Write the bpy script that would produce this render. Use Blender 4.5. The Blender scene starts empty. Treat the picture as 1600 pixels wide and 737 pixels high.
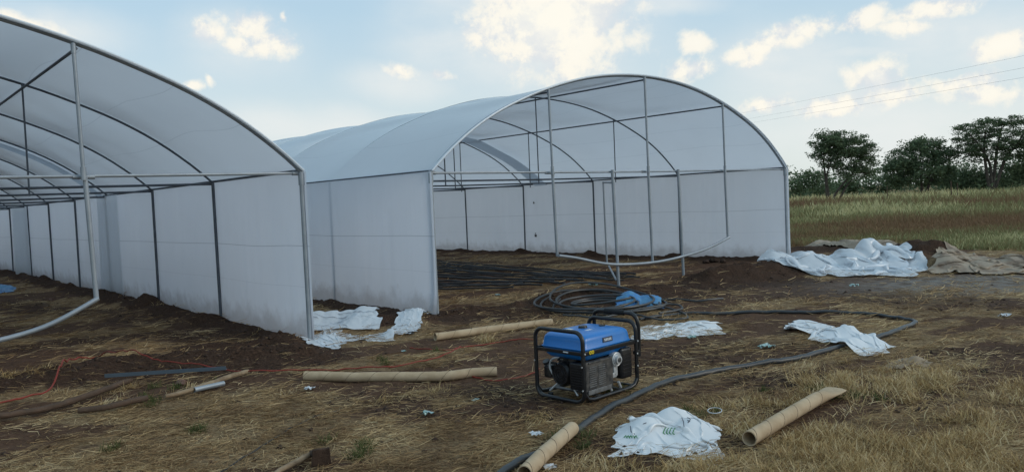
import bpy, bmesh, math, random
import numpy as np
from mathutils import Vector, Matrix
random.seed(7); RNG = np.random.default_rng(7)
SC = bpy.context.scene
COL = SC.collection
R = math.radians

# ------------------------------------------------------------------ camera
HC = 1.55
FPX, PITCH, ROLL = 1224.14, 0.04344561, -0.04351074
_c, _s = math.cos(ROLL), math.sin(ROLL)
FWD = Vector((0, math.cos(PITCH), -math.sin(PITCH)))
UP0 = Vector((0, math.sin(PITCH), math.cos(PITCH)))
RT0 = Vector((1, 0, 0))
RT = RT0 * _c + UP0 * _s
UP = UP0 * _c - RT0 * _s
cam_data = bpy.data.cameras.new('camera')
cam = bpy.data.objects.new('camera', cam_data); COL.objects.link(cam)
M = Matrix((RT, UP, -FWD)).transposed().to_4x4()
M.translation = Vector((0, 0, HC))
cam.matrix_world = M
cam_data.sensor_width = 36; cam_data.lens = FPX / 1600 * 36
cam_data.clip_start = .05; cam_data.clip_end = 9000
SC.camera = cam

def ray(px, py):
    return FWD * FPX + RT * (px - 800) - UP * (py - 368.5)
def at(px, py, z=0.0):                       # ground point seen at a photo pixel
    d = ray(px, py); t = (z - HC) / d.z
    return Vector((d.x * t, d.y * t, z))
def atd(px, py, Y):                          # point at world depth Y
    d = ray(px, py); t = Y / d.y
    return Vector((d.x * t, Y, HC + d.z * t))

# ------------------------------------------------------------------ light
SUN_EL, SUN_AZ = R(28), R(105)                # azimuth clockwise from +Y
SKY_STRENGTH = .12
sun_d = bpy.data.lights.new('sun', 'SUN'); sun_d.energy = .7; sun_d.angle = R(25); sun_d.color = (1, .93, .82)
sun = bpy.data.objects.new('sun', sun_d); COL.objects.link(sun)
sd = Vector((math.sin(SUN_AZ) * math.cos(SUN_EL), math.cos(SUN_AZ) * math.cos(SUN_EL), math.sin(SUN_EL)))
sun.rotation_euler = sd.to_track_quat('Z', 'Y').to_euler(); sun.location = (0, 0, 30)
SC.view_settings.view_transform = 'Standard'; SC.view_settings.look = 'None'
SC.view_settings.exposure = .50; SC.view_settings.gamma = 1; SC.view_settings.use_curve_mapping = False

class NT:                                    # small node helper
    def __init__(s, tree): s.t = tree; s.n = tree.nodes; s.l = tree.links
    def new(s, typ, ins=None, **kw):
        nd = s.n.new(typ)
        for k, v in kw.items(): setattr(nd, k, v)
        for k, v in (ins or {}).items(): s.put(nd.inputs[k], v)
        return nd
    def put(s, sock, v):
        if isinstance(v, bpy.types.NodeSocket): s.l.new(v, sock)
        else: sock.default_value = v
    def m(s, op, a, b=0.0, c=0.0, clamp=False):
        nd = s.new('ShaderNodeMath', operation=op, use_clamp=clamp)
        for i, v in enumerate((a, b, c)): s.put(nd.inputs[i], v)
        return nd.outputs[0]
    def vm(s, op, a, b=(0, 0, 0), out=0):
        nd = s.new('ShaderNodeVectorMath', operation=op)
        s.put(nd.inputs[0], a); s.put(nd.inputs[1], b)
        return nd.outputs[out]
    def noise(s, vec, scale, detail=4, rough=.55, dist=0, out='Fac'):
        nd = s.new('ShaderNodeTexNoise', {'Scale': scale, 'Detail': detail, 'Roughness': rough, 'Distortion': dist})
        if vec is not None: s.put(nd.inputs['Vector'], vec)
        return nd.outputs[out]
    def ss(s, v, a, b, lo=0.0, hi=1.0):
        nd = s.new('ShaderNodeMapRange', interpolation_type='SMOOTHSTEP')
        for k, x in (('Value', v), ('From Min', a), ('From Max', b), ('To Min', lo), ('To Max', hi)): s.put(nd.inputs[k], x)
        return nd.outputs['Result']
    def mix(s, f, a, b, blend='MIX'):
        nd = s.new('ShaderNodeMix', data_type='RGBA', blend_type=blend)
        s.put(nd.inputs[0], f)
        for i, v in ((6, a), (7, b)):
            if isinstance(v, tuple) and len(v) == 3: v = v + (1,)
            s.put(nd.inputs[i], v)
        return nd.outputs[2]

world = bpy.data.worlds.new('World'); SC.world = world; world.use_nodes = True
T = NT(world.node_tree); T.n.clear()
sky = T.new('ShaderNodeTexSky', sky_type='NISHITA', sun_disc=False, sun_elevation=SUN_EL, sun_rotation=SUN_AZ,
            altitude=300, air_density=1.0, dust_density=1.5, ozone_density=1.5)
geo = T.new('ShaderNodeTexCoord').outputs['Generated']
sep = T.new('ShaderNodeSeparateXYZ', {0: geo})
az = T.m('ARCTAN2', sep.outputs[0], sep.outputs[1]); el = T.m('ARCSINE', sep.outputs[2])
ae = T.new('ShaderNodeCombineXYZ', {0: az, 1: el}).outputs[0]
# warp so cloud outlines are ragged
wn = T.noise(geo, 9, 5, .6, out='Color')
ae = T.vm('ADD', ae, T.vm('MULTIPLY', T.vm('SUBTRACT', wn, (.5, .5, .5)), (.05, .03, 0)))
CUM = [(330,55,26,17,0,.1),(385,42,30,24,0,.1),(418,72,34,20,10,.1),(372,70,24,16,0,.05),(302,135,18,8,0,-.1),(326,128,8,12,0,-.1),(435,26,6,10,0,-.1),
       (630,114,32,14,-5,0),(695,117,24,10,-15,0),(870,25,80,60,5,.55),(925,45,30,50,-20,.35),(860,85,66,20,5,.2),(770,45,60,40,0,-.05),
       (1078,108,36,17,15,.05),(1086,68,24,16,0,.05),(1180,78,50,12,10,-.02),(1258,46,64,16,10,.05),(1210,66,44,12,5,0),(1175,95,26,12,20,-.15),
       (1345,26,44,16,20,0),(1400,42,50,12,0,-.05),(1450,14,70,14,5,.05),(1195,162,44,12,5,.05),(1365,124,30,22,0,.1),(1395,146,66,16,10,.05),
       (1300,170,60,14,5,-.05),(1500,130,66,14,0,.1),(1568,70,48,14,15,.1),(1540,146,60,16,0,.05),(60,38,52,12,-10,-.15)]
SOFT = [(730,55,120,75,0),(850,40,170,90,0),(480,198,170,28,0),(1360,82,150,10,0),(1330,185,220,50,0),(1500,60,140,50,0),(1020,8,90,16,0),
        (1240,110,110,60,0),(820,90,180,60,0),(380,70,80,50,0),(640,130,90,30,0),(1500,200,250,60,0),(60,40,110,30,0)]
def blobs(lst):
    cur = None
    for (px, py, rx, ry, rot, *st_) in lst:
        d = ray(px, py).normalized()
        mp = T.new('ShaderNodeMapping', {'Vector': ae}, vector_type='TEXTURE')
        mp.inputs['Location'].default_value = (math.atan2(d.x, d.y), math.asin(d.z), 0)
        mp.inputs['Rotation'].default_value = (0, 0, R(rot - 2.5))
        mp.inputs['Scale'].default_value = (rx / FPX * 1.25, ry / FPX * 1.3, 1)
        ln = T.vm('LENGTH', mp.outputs[0], out='Value')
        v = T.m('SUBTRACT', 1.0 + (st_[0] if st_ else 0), ln)
        cur = v if cur is None else T.m('MAXIMUM', cur, v)
    return cur
vc = blobs(CUM); vs = blobs(SOFT)
off = tuple(x * .018 for x in (sd.x, sd.y, sd.z + .9))
def fbm(shift):
    v = geo if shift is None else T.vm('ADD', geo, shift)
    return T.noise(v, 20, 10, .64, .15)
n1 = fbm(None); n2 = fbm(off)
dens = T.m('ADD', vc, T.m('MULTIPLY', T.m('SUBTRACT', n1, .5), 2.6))
cum = T.ss(dens, .0, .8)
nb = T.noise(T.vm('MULTIPLY', geo, (1, 1, 2.2)), 5, 6, .55)
softd = T.m('MULTIPLY', T.ss(vs, -.25, .9), T.ss(nb, .3, .65, .35, 1))
# thin cloud everywhere the photograph does not look
gen = T.ss(T.noise(T.vm('MULTIPLY', geo, (1, 1, 2.5)), 2.4, 7, .55), .48, .8, 0, .55)
rel = T.ss(T.m('SUBTRACT', n1, n2), -.12, .06)                      # sunlit side of each billow
thick = T.ss(dens, .35, 1.5)
K = .90 / SKY_STRENGTH
def kc(r, g, b): return (r * K, g * K, b * K, 1)
nis = sky.outputs[0]
low = T.ss(sep.outputs[2], 0.0, .32)
veil = T.mix(low, kc(.58, .635, .62), kc(.35, .51, .63))
base = T.mix(.90, nis, veil)
base = T.mix(T.m('MULTIPLY', gen, .5), base, kc(.64, .67, .67))
base = T.mix(T.m('MULTIPLY', softd, .8), base, kc(.66, .68, .67))
ccol = T.mix(rel, kc(.57, .60, .63), kc(.80, .755, .66))
ccol = T.mix(T.m('MULTIPLY', thick, .75), ccol, kc(.82, .785, .69))
skyc = T.mix(T.m('MULTIPLY', cum, .88), base, ccol)
bg = T.new('ShaderNodeBackground', {'Color': skyc, 'Strength': SKY_STRENGTH})
wo = T.new('ShaderNodeOutputWorld', {'Surface': bg.outputs[0]})

# ------------------------------------------------------------------ noise in python
def _h(ix, iy, seed):
    n = (ix.astype(np.int64) * 374761393 + iy.astype(np.int64) * 668265263 + seed * 1442695041) & 0x7fffffff
    n = ((n ^ (n >> 13)) * 1274126177) & 0x7fffffff
    return ((n ^ (n >> 16)) & 0xffff) / 65535.0
def vnoise(x, y, seed=0):
    x = np.asarray(x, float); y = np.asarray(y, float)
    ix = np.floor(x); iy = np.floor(y); fx = x - ix; fy = y - iy
    fx = fx * fx * (3 - 2 * fx); fy = fy * fy * (3 - 2 * fy)
    a = _h(ix, iy, seed); b = _h(ix + 1, iy, seed); c = _h(ix, iy + 1, seed); d = _h(ix + 1, iy + 1, seed)
    return (a + (b - a) * fx) * (1 - fy) + (c + (d - c) * fx) * fy
def fb(x, y, f, o=4, seed=0, g=.5):
    s = 0; a = 1; t = 0
    for k in range(o):
        s = s + a * vnoise(np.asarray(x) * f + 17.3 * k, np.asarray(y) * f - 9.1 * k, seed + k); t += a; a *= g; f *= 2.03
    return s / t
def sstep(v, a, b):
    t = np.clip((v - a) / (b - a), 0, 1); return t * t * (3 - 2 * t)

# ------------------------------------------------------------------ greenhouse layout
TH = 0.71688581
U = Vector((math.cos(TH), math.sin(TH), 0)); LN = Vector((-math.sin(TH), math.cos(TH), 0))
GW, GH, SP = 9.369, 2.016, 2.831
A1 = Vector((-2.46924714, 9.3281242, 0)); B1 = Vector((-1.08761243, 10.86452851, 0))
O1 = A1 - U * GW; O2 = B1
NB = 12                                       # bows per tunnel

# ------------------------------------------------------------------ terrain
def seg_d(x, y, a, b):
    ax, ay, bx, by = a[0], a[1], b[0], b[1]
    dx, dy = bx - ax, by - ay
    t = np.clip(((x - ax) * dx + (y - ay) * dy) / (dx * dx + dy * dy + 1e-9), 0, 1)
    return np.hypot(x - ax - t * dx, y - ay - t * dy)
MOUNDS = []                                   # polyline, radius, height
def mound(pxs, r, h): MOUNDS.append(([at(*p) for p in pxs], r, h))
mound([(-160,640),(60,600),(180,575),(300,566),(460,556)], .42, .13)
mound([(300,545),(430,535),(480,545)], .3, .05)
mound([(560,508),(640,505)], .28, .12)
mound([(700,492),(780,484)], .3, .07)
mound([(860,474),(930,468),(1030,456)], .5, .14)
mound([(1115,438),(1165,434),(1225,430)], .50, .24)
mound([(1430,407),(1452,409)], .7, .40)
mound([(1250,392),(1420,396)], .5, .12)
for k in range(9):
    a = A1 + LN * (SP * k) - U * .22; b = A1 + LN * (SP * (k + 1)) - U * .22
    MOUNDS.append(([a, b], .28, .07 + .05 * ((k * 7) % 3) / 2))
    a = O2 + U * (GW - .2) + LN * (SP * k); b = a + LN * SP
    MOUNDS.append(([a, b], .28, .07))
    a = O2 - U * .15 + LN * (SP * k); b = a + LN * SP
    MOUNDS.append(([a, b], .22, .05))
SOILP = [([at(*p) for p in q], r, s) for q, r, s in [
    ([(-150,620),(100,590),(470,560)], .55, 1.0), ([(0,545),(250,520),(480,560)], .35, .7), ([(-60,470),(170,490),(380,515)], .45, .6),
    ([(700,500),(860,488)], .40, .9), ([(870,470),(1040,465)], .8, .9), ([(1100,445),(1230,440)], .7, 1.0),
    ([(770,610),(830,640)], .35, .75), ([(1000,560),(1220,540)], .55, .5), ([(1020,700),(1100,690)], .3, .6), ([(1440,405),(1450,408)], .9, 1),
    ([(1180,590),(1290,580)], .3, .6), ([(560,505),(680,500)], .45, 1.0), ([(1250,460),(1500,470)], .7, .5), ([(1480,550),(1600,545)], .3, .5),
    ([(560,620),(760,650)], .25, .4), ([(900,690),(1000,720)], .25, .5)]]
def poly_d(x, y, pl):
    d = None
    for a, b in zip(pl[:-1], pl[1:]):
        e = seg_d(x, y, a, b); d = e if d is None else np.minimum(d, e)
    return d
def gz(x, y, fine=True):
    x = np.asarray(x, float); y = np.asarray(y, float)
    r = np.hypot(x, y)
    z = (fb(x, y, .35, 3, 3) - .5) * .07 * np.clip(r / 6, .4, 1) + (fb(x, y, 2.6, 3, 11) - .5) * .045
    if fine: z = z + (fb(x, y, 11, 3, 21) - .5) * .022
    wq = 1 + (fb(x, y, 2.2, 3, 31) - .5) * 1.1; ha = 0 * x; ma = 0 * x
    for pl, rad, h in MOUNDS:
        m = np.exp(-(poly_d(x, y, pl) * wq / rad) ** 2 * 1.6)
        ha = ha + m * h; ma = ma + m
    z = z + ha * (.75 + .6 * fb(x, y, 5, 3, 41)) + np.minimum(ma, 1) * (fb(x, y, 17, 2, 51) - .5) * .05
    z = z - .01
    # gentle rise far away keeps the field readable
    return z * np.where(r > 120, 0, 1) + np.clip((r - 300) / 2000, 0, 1) * 2
def gzf(x, y): return float(gz(np.array([x]), np.array([y]))[0])
def soil_f(x, y):
    s = 0 * np.asarray(x, float)
    w = (fb(x, y, 1.8, 4, 61) - .5) * 1.5
    for pl, rad, q in SOILP:
        s = np.maximum(s, q * sstep(1.35 - poly_d(x, y, pl) / rad + w, 0, .8))
    for pl, rad, h in MOUNDS:
        s = np.maximum(s, sstep(1.25 - poly_d(x, y, pl) / rad + w * .6, 0, .6))
    return s
def straw_f(x, y):                           # 0 bare soil .. 1 thick straw
    xr = x * .92 + y * .38; yr = -x * .38 + y * .92
    n = fb(xr * .55, yr * 1.3, 1.1, 5, 71, .6)
    s = sstep(n, .38, .60)
    right = sstep(x - .42 * y, -.9, .6) * sstep(-y, -9.5, -5.5)
    s = np.clip(s * (.85 + .35 * right) + .14 * right + .04, 0, 1)
    return np.clip(s * (1 - soil_f(x, y) * .93), 0, 1)
FA = at(1235, 389); FB = at(1600, 396)
def field_f(x, y):                           # tall unmown field to the right of tunnel 2
    rel = (x - O2.x) * U.x + (y - O2.y) * U.y
    edge = FA.y + (x - FA.x) * (FB.y - FA.y) / (FB.x - FA.x) + .8
    edge = np.maximum(edge, 12.5)
    a = sstep(y - edge + (fb(x, y, .5, 3, 81) - .5) * 2, 0, 1.0) * sstep(rel, GW + .4, GW + 1.3)
    return a
def mesh_obj(name, V, F, mat=None, parent=None, smooth=False, attrs=None, link=True):
    me = bpy.data.meshes.new(name)
    if isinstance(V, np.ndarray):
        n = len(V); me.vertices.add(n); me.vertices.foreach_set('co', V.astype(np.float32).ravel())
        F = np.asarray(F); k = F.shape[1]
        me.loops.add(F.size); me.loops.foreach_set('vertex_index', F.astype(np.int32).ravel())
        me.polygons.add(len(F)); me.polygons.foreach_set('loop_start', np.arange(0, F.size, k, dtype=np.int32))
        me.polygons.foreach_set('loop_total', np.full(len(F), k, np.int32))
        me.update(calc_edges=True)
    else:
        me.from_pydata([tuple(v) for v in V], [], F); me.update()
    for nm, dom, arr in (attrs or []):
        a = me.attributes.new(nm, 'FLOAT', dom); a.data.foreach_set('value', np.asarray(arr, np.float32))
    if smooth: me.polygons.foreach_set('use_smooth', np.ones(len(me.polygons), bool))
    if mat: me.materials.append(mat)
    o = bpy.data.objects.new(name, me)
    if link: COL.objects.link(o)
    if parent: o.parent = parent
    return o
def tag(o, label=None, cat=None, group=None, kind=None):
    if label: o['label'] = label
    if cat: o['category'] = cat
    if group: o['group'] = group
    if kind: o['kind'] = kind
    return o
def empty(name, loc=(0, 0, 0), rz=0, label=None, cat=None, group=None):
    o = bpy.data.objects.new(name, None); COL.objects.link(o); o.empty_display_size = .1
    o.location = loc; o.rotation_euler = (0, 0, rz)
    return tag(o, label, cat, group)

# ------------------------------------------------------------------ materials
def mat(name, col, rough=.7, metal=0, col2=None, nscale=8, bump=0, bscale=30, spec=.3, detail=4, lo=.35, hi=.65, coord='Object'):
    m = bpy.data.materials.new(name); m.use_nodes = True
    t = NT(m.node_tree); t.n.clear()
    co = t.new('ShaderNodeTexCoord').outputs[coord]
    p = t.new('ShaderNodeBsdfPrincipled', {'Roughness': rough, 'Metallic': metal, 'Specular IOR Level': spec})
    if col2:
        c = t.mix(t.ss(t.noise(co, nscale, detail, .6), lo, hi), col, col2)
    else:
        c = t.mix(t.noise(co, nscale, 3), tuple(x * .85 for x in col), tuple(min(1, x * 1.12) for x in col))
    t.l.new(c, p.inputs['Base Color'])
    if bump:
        b = t.new('ShaderNodeBump', {'Strength': bump, 'Distance': .01, 'Height': t.noise(co, bscale, 5)})
        t.l.new(b.outputs[0], p.inputs['Normal'])
    t.new('ShaderNodeOutputMaterial', {'Surface': p.outputs[0]})
    return m
def film_mat(name, col, trans=.42, clear=0.0, gloss=.06, bump=.25, bscale=(3, 3, 3), dirt=0, lines=None, fres=False):
    m = bpy.data.materials.new(name); m.use_nodes = True
    t = NT(m.node_tree); t.n.clear()
    co = t.new('ShaderNodeTexCoord').outputs['Object']
    st = t.vm('MULTIPLY', co, bscale)
    n = t.noise(st, 1.0, 5, .55)
    bp = t.new('ShaderNodeBump', {'Strength': bump, 'Distance': .03, 'Height': n}).outputs[0]
    c = t.mix(t.noise(co, .9, 4), tuple(x * .93 for x in col), tuple(min(.95, x * 1.04) for x in col))
    if dirt:
        sz = t.new('ShaderNodeSeparateXYZ', {0: co}).outputs[2]
        dz = t.m('ADD', sz, t.m('MULTIPLY', t.noise(co, 3.5, 6, .65), -.55))
        c = t.mix(t.ss(dz, -.22, .10, dirt, 0), c, (.16, .11, .075))
    if lines:
        if lines == 'z':
            v_ = t.new('ShaderNodeSeparateXYZ', {0: co}).outputs[2]; spots = [(1.12, .007, .55), (.62, .004, .25)]; am = .05
        else:
            v_ = t.new('ShaderNodeAttribute', attribute_name='arc').outputs['Fac']; am = .03
            spots = [(q, .0011, .22) for q in (.09, .17, .26, .36, .43, .57, .64, .74, .83, .91)]
        yy_ = t.m('MULTIPLY', t.m('SUBTRACT', t.noise(t.vm('MULTIPLY', co, (.1, 1, .1)), .6, 0), .5), am)
        v_ = t.m('ADD', v_, yy_)
        for q, w_, k_ in spots:
            f_ = t.ss(t.m('ABSOLUTE', t.m('SUBTRACT', v_, q)), 0, w_, k_, 0)
            c = t.mix(f_, c, (.16, .19, .24))
    d = t.new('ShaderNodeBsdfDiffuse', {'Color': c, 'Normal': bp}).outputs[0]
    tr = t.new('ShaderNodeBsdfTranslucent', {'Color': c, 'Normal': bp}).outputs[0]
    s = t.new('ShaderNodeMixShader', {0: trans, 1: d, 2: tr}).outputs[0]
    if clear:
        s = t.new('ShaderNodeMixShader', {0: clear, 1: s, 2: t.new('ShaderNodeBsdfTransparent').outputs[0]}).outputs[0]
    g = t.new('ShaderNodeBsdfGlossy', {'Roughness': .32, 'Normal': bp}).outputs[0]
    gf_ = gloss
    if fres: gf_ = t.m('ADD', t.m('MULTIPLY', t.m('POWER', t.new('ShaderNodeLayerWeight', {'Blend': .5}).outputs['Facing'], 5.0), .95), .06, clamp=True)
    s = t.new('ShaderNodeMixShader', {0: gf_, 1: s, 2: g}).outputs[0]
    t.new('ShaderNodeOutputMaterial', {'Surface': s})
    return m
def attr_mat(name, cols, attr='rnd', rough=.8, trans=.0, spec=.15):
    m = bpy.data.materials.new(name); m.use_nodes = True
    t = NT(m.node_tree); t.n.clear()
    a = t.new('ShaderNodeAttribute', attribute_name=attr).outputs['Fac']
    r = t.new('ShaderNodeValToRGB', {0: a})
    e = r.color_ramp.elements
    while len(e) < len(cols): e.new(.5)
    for i, c in enumerate(cols):
        e[i].position = i / (len(cols) - 1); e[i].color = c + (1,)
    p = t.new('ShaderNodeBsdfPrincipled', {'Base Color': r.outputs[0], 'Roughness': rough, 'Specular IOR Level': spec}).outputs[0]
    if trans:
        q = t.new('ShaderNodeBsdfTranslucent', {'Color': r.outputs[0]}).outputs[0]
        p = t.new('ShaderNodeMixShader', {0: trans, 1: p, 2: q}).outputs[0]
    t.new('ShaderNodeOutputMaterial', {'Surface': p})
    return m
MT = dict(
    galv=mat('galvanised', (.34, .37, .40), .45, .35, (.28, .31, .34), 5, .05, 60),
    roof=film_mat('roof_film', (.81, .845, .90), .52, fres=True, bump=.12, bscale=(2.2, .8, 2.2), lines='arc'),
    over=film_mat('overlap_film', (.80, .84, .87), .78, bump=.1),
    band=film_mat('overlap_band', (.58, .64, .70), .62, bump=.1),
    wall=film_mat('wall_film', (.80, .83, .895), .46, bump=.8, bscale=(4.4, 4.4, .30), dirt=.4, lines='z'),
    sheet=film_mat('loose_film', (.80, .84, .88), .34, gloss=.12, bump=.12, bscale=(12, 12, 12)),
    sack=film_mat('sack_plastic', (.80, .81, .82), .15, gloss=.10, bump=.1, bscale=(16, 16, 16)),
    tarp=mat('tarp_cloth', (.34, .27, .20), .8, 0, (.17, .12, .085), 4, .4, 25, lo=.4, hi=.7),
    card=mat('cardboard', (.49, .37, .24), .85, 0, (.40, .29, .18), 6, .2, 40),
    hose=mat('black_poly_pipe', (.022, .026, .030), .42, 0, (.045, .043, .042), 5, .1, 40, spec=.5),
    drip=mat('drip_pipe', (.022, .022, .025), .55, 0, (.05, .045, .04), 6, spec=.4),
    black=mat('black_paint', (.012, .012, .014), .32, 0, (.05, .042, .034), 11, spec=.5, lo=.5, hi=.85),
    rubber=mat('black_rubber', (.016, .016, .017), .7),
    blue=mat('blue_paint', (.012, .165, .50), .30, 0, (.07, .20, .42), 7, lo=.45, hi=.9, spec=.55),
    bluefilm=mat('blue_plastic', (.03, .17, .42), .45, 0, (.09, .26, .42), 9, .5, 30, spec=.5),
    alu=mat('cast_alloy', (.62, .63, .64), .42, .35, (.42, .42, .42), 20),
    engine=mat('engine_grey', (.045, .045, .047), .5, .3, (.12, .11, .10), 18),
    white=mat('white_mark', (.6, .62, .64), .6), yellow=mat('yellow_sticker', (.65, .50, .03), .5),
    red=mat('red_cord', (.26, .03, .018), .5, 0, (.22, .035, .02), 7), wood=mat('weathered_wood', (.105, .066, .045), .9, 0, (.075, .05, .035), 9, .5, 50),
    palewood=mat('split_wood', (.30, .22, .14), .9, 0, (.19, .13, .08), 9, .4, 50),
    soil=mat('dark_soil', (.025, .015, .011), .95, 0, (.070, .042, .029), 12, .6, 60),
    stone=mat('red_stone', (.22, .12, .09), .9, 0, (.14, .09, .07), 9, .5, 30),
    paper=mat('brown_paper', (.33, .25, .17), .85, 0, (.22, .16, .11), 7, .3, 30),
    bark=mat('bark', (.050, .040, .032), .95, 0, (.09, .075, .06), 3, .5, 6),
    galvd=mat('shaded_galvanised', (.12, .135, .155), .5, .3, (.09, .10, .12), 5), trim=mat('grey_trim', (.20, .20, .20), .5, .2, (.12, .115, .11), 12), steel=mat('dark_steel', (.10, .13, .16), .45, .4), ink=mat('dark_ink', (.05, .06, .09), .6), green=mat('green_ink', (.06, .25, .08), .6), wire=mat('wire', (.40, .42, .44), .6),  # galvd: galvanised colour darkened to imitate backlit shade on the inner pipes
    foil=mat('foil_litter', (.45, .52, .52), .35, .3, (.2, .35, .3), 40))
LEAF = attr_mat('leaves', [(.065, .095, .056), (.12, .16, .085), (.19, .24, .13)], trans=.25)
LEAFP = attr_mat('leaves_light', [(.035, .05, .025), (.055, .078, .036), (.10, .125, .06)], trans=.3)
STRAW = attr_mat('straw', [(.11, .060, .034), (.28, .17, .08), (.45, .305, .15), (.70, .53, .30)], trans=.1)
DRY = attr_mat('dry_grass', [(.20, .12, .055), (.40, .27, .12), (.56, .40, .19), (.74, .58, .35)], trans=.2)
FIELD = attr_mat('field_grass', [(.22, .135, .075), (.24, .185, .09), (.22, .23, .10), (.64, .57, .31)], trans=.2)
WEED = attr_mat('weeds', [(.05, .075, .02), (.12, .13, .05)], trans=.2)

# ground material driven by attributes
gm = bpy.data.materials.new('ground_earth'); gm.use_nodes = True
t = NT(gm.node_tree); t.n.clear()
co = t.new('ShaderNodeTexCoord').outputs['Object']
a_st = t.new('ShaderNodeAttribute', attribute_name='straw').outputs['Fac']
a_fd = t.new('ShaderNodeAttribute', attribute_name='field').outputs['Fac']
a_as = t.new('ShaderNodeAttribute', attribute_name='ash').outputs['Fac']
n_f = t.noise(co, 38, 6, .7); n_m = t.noise(co, 5, 5, .6); n_l = t.noise(co, .6, 4, .55)
soilc = t.mix(t.ss(n_f, .3, .7), (.036, .019, .012), (.13, .074, .046))
soilc = t.mix(t.ss(n_m, .35, .7), soilc, (.11, .063, .040))
strawc = t.mix(t.ss(t.noise(t.vm('MULTIPLY', co, (1, 2.6, 1)), 30, 5, .75), .35, .7), (.125, .08, .046), (.38, .265, .145))
c = t.mix(t.ss(t.m('ADD', a_st, t.m('MULTIPLY', t.m('SUBTRACT', n_m, .5), .7)), .25, .75), soilc, strawc)
a_fr = t.new('ShaderNodeAttribute', attribute_name='fresh').outputs['Fac']
c = t.mix(t.m('MULTIPLY', a_fr, .8), c, t.mix(t.ss(n_f, .35, .7), (.022, .013, .009), (.075, .043, .029)))
fieldc = t.mix(t.ss(t.noise(t.vm('MULTIPLY', co, (1, .35, 1)), .35, 5, .6), .4, .62), (.18, .15, .065), (.21, .12, .065))
c = t.mix(a_fd, c, fieldc)
c = t.mix(t.m('MULTIPLY', a_as, t.ss(n_m, .3, .7, .3, 1)), c, (.22, .205, .185))
bmp = t.new('ShaderNodeBump', {'Strength': .7, 'Distance': .025, 'Height': t.m('ADD', n_f, t.m('MULTIPLY', n_m, 1.5))})
p = t.new('ShaderNodeBsdfPrincipled', {'Base Color': c, 'Roughness': .95, 'Specular IOR Level': .1, 'Normal': bmp.outputs[0]})
t.new('ShaderNodeOutputMaterial', {'Surface': p.outputs[0]})

# ------------------------------------------------------------------ ground sheet
rr = [.4, 1.0, 1.6, 2.1]
r = 2.5
while r < 32: rr.append(r); r *= 1.0052
while r < 120: rr.append(r); r *= 1.03
while r < 4500: rr.append(r); r *= 1.12
rr = np.array(rr)
ang = np.concatenate([np.linspace(-54, 54, 620), np.linspace(54, 306, 70)[1:-1]])
ca = np.radians(ang); na = len(ca); nr = len(rr)
X = rr[:, None] * np.sin(ca)[None]; Y = rr[:, None] * np.cos(ca)[None]
Z = gz(X.ravel(), Y.ravel())
V = np.stack([X.ravel(), Y.ravel(), Z], 1)
V = np.vstack([V, [[0, 0, V[0, 2]]]])
i, j = np.meshgrid(np.arange(nr - 1), np.arange(na), indexing='ij'); j2 = (j + 1) % na
F = np.stack([i * na + j, (i + 1) * na + j, (i + 1) * na + j2, i * na + j2], -1).reshape(-1, 4)[:, ::-1]
cap = np.stack([np.full(na, nr * na), np.full(na, nr * na), np.arange(na), (np.arange(na) + 1) % na], 1)
xs, ys = V[:, 0], V[:, 1]
st = straw_f(xs, ys); fd = field_f(xs, ys); fd = np.maximum(fd, sstep(np.hypot(xs, ys), 45, 60))
a0 = at(1540, 442)
ash = np.exp(-(((xs - a0.x) / 1.9) ** 2 + ((ys - a0.y) / 1.1) ** 2)) * 1.6
so = soil_f(xs, ys) * (1 - fd)
ground = mesh_obj('ground', V, F, gm, smooth=True, attrs=[('fresh', 'POINT', so), ('straw', 'POINT', st), ('field', 'POINT', fd), ('ash', 'POINT', np.clip(ash, 0, 1))])
ground['kind'] = 'structure'

# ------------------------------------------------------------------ shape helpers
def tube(pts, r, n=8, closed=False, caps=True, r2=None, M=None):
    """vertices and faces of a tube along pts; r scalar or list"""
    P = [Vector(p) for p in pts]; N = len(P)
    rs = r if isinstance(r, (list, tuple)) else [r] * N
    V = []; F = []
    up = None
    for k in range(N):
        if closed: d = P[(k + 1) % N] - P[k - 1]
        else: d = P[min(k + 1, N - 1)] - P[max(k - 1, 0)]
        d.normalize()
        if up is None:
            up = Vector((0, 0, 1)) if abs(d.z) < .9 else Vector((1, 0, 0))
        a = d.cross(up)
        if a.length < 1e-4: a = d.cross(Vector((.3, 1, .2)))
        a.normalize(); b = a.cross(d).normalized(); up = b
        for q in range(n):
            th = 2 * math.pi * q / n
            V.append(P[k] + (a * math.cos(th) + b * math.sin(th)) * rs[k])
    for k in range(N if closed else N - 1):
        k2 = (k + 1) % N
        for q in range(n):
            q2 = (q + 1) % n
            F.append((k * n + q, k2 * n + q, k2 * n + q2, k * n + q2))
    if caps and not closed:
        F.append(tuple(range(n))[::-1]); F.append(tuple((N - 1) * n + q for q in range(n)))
    return V, F
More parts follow.
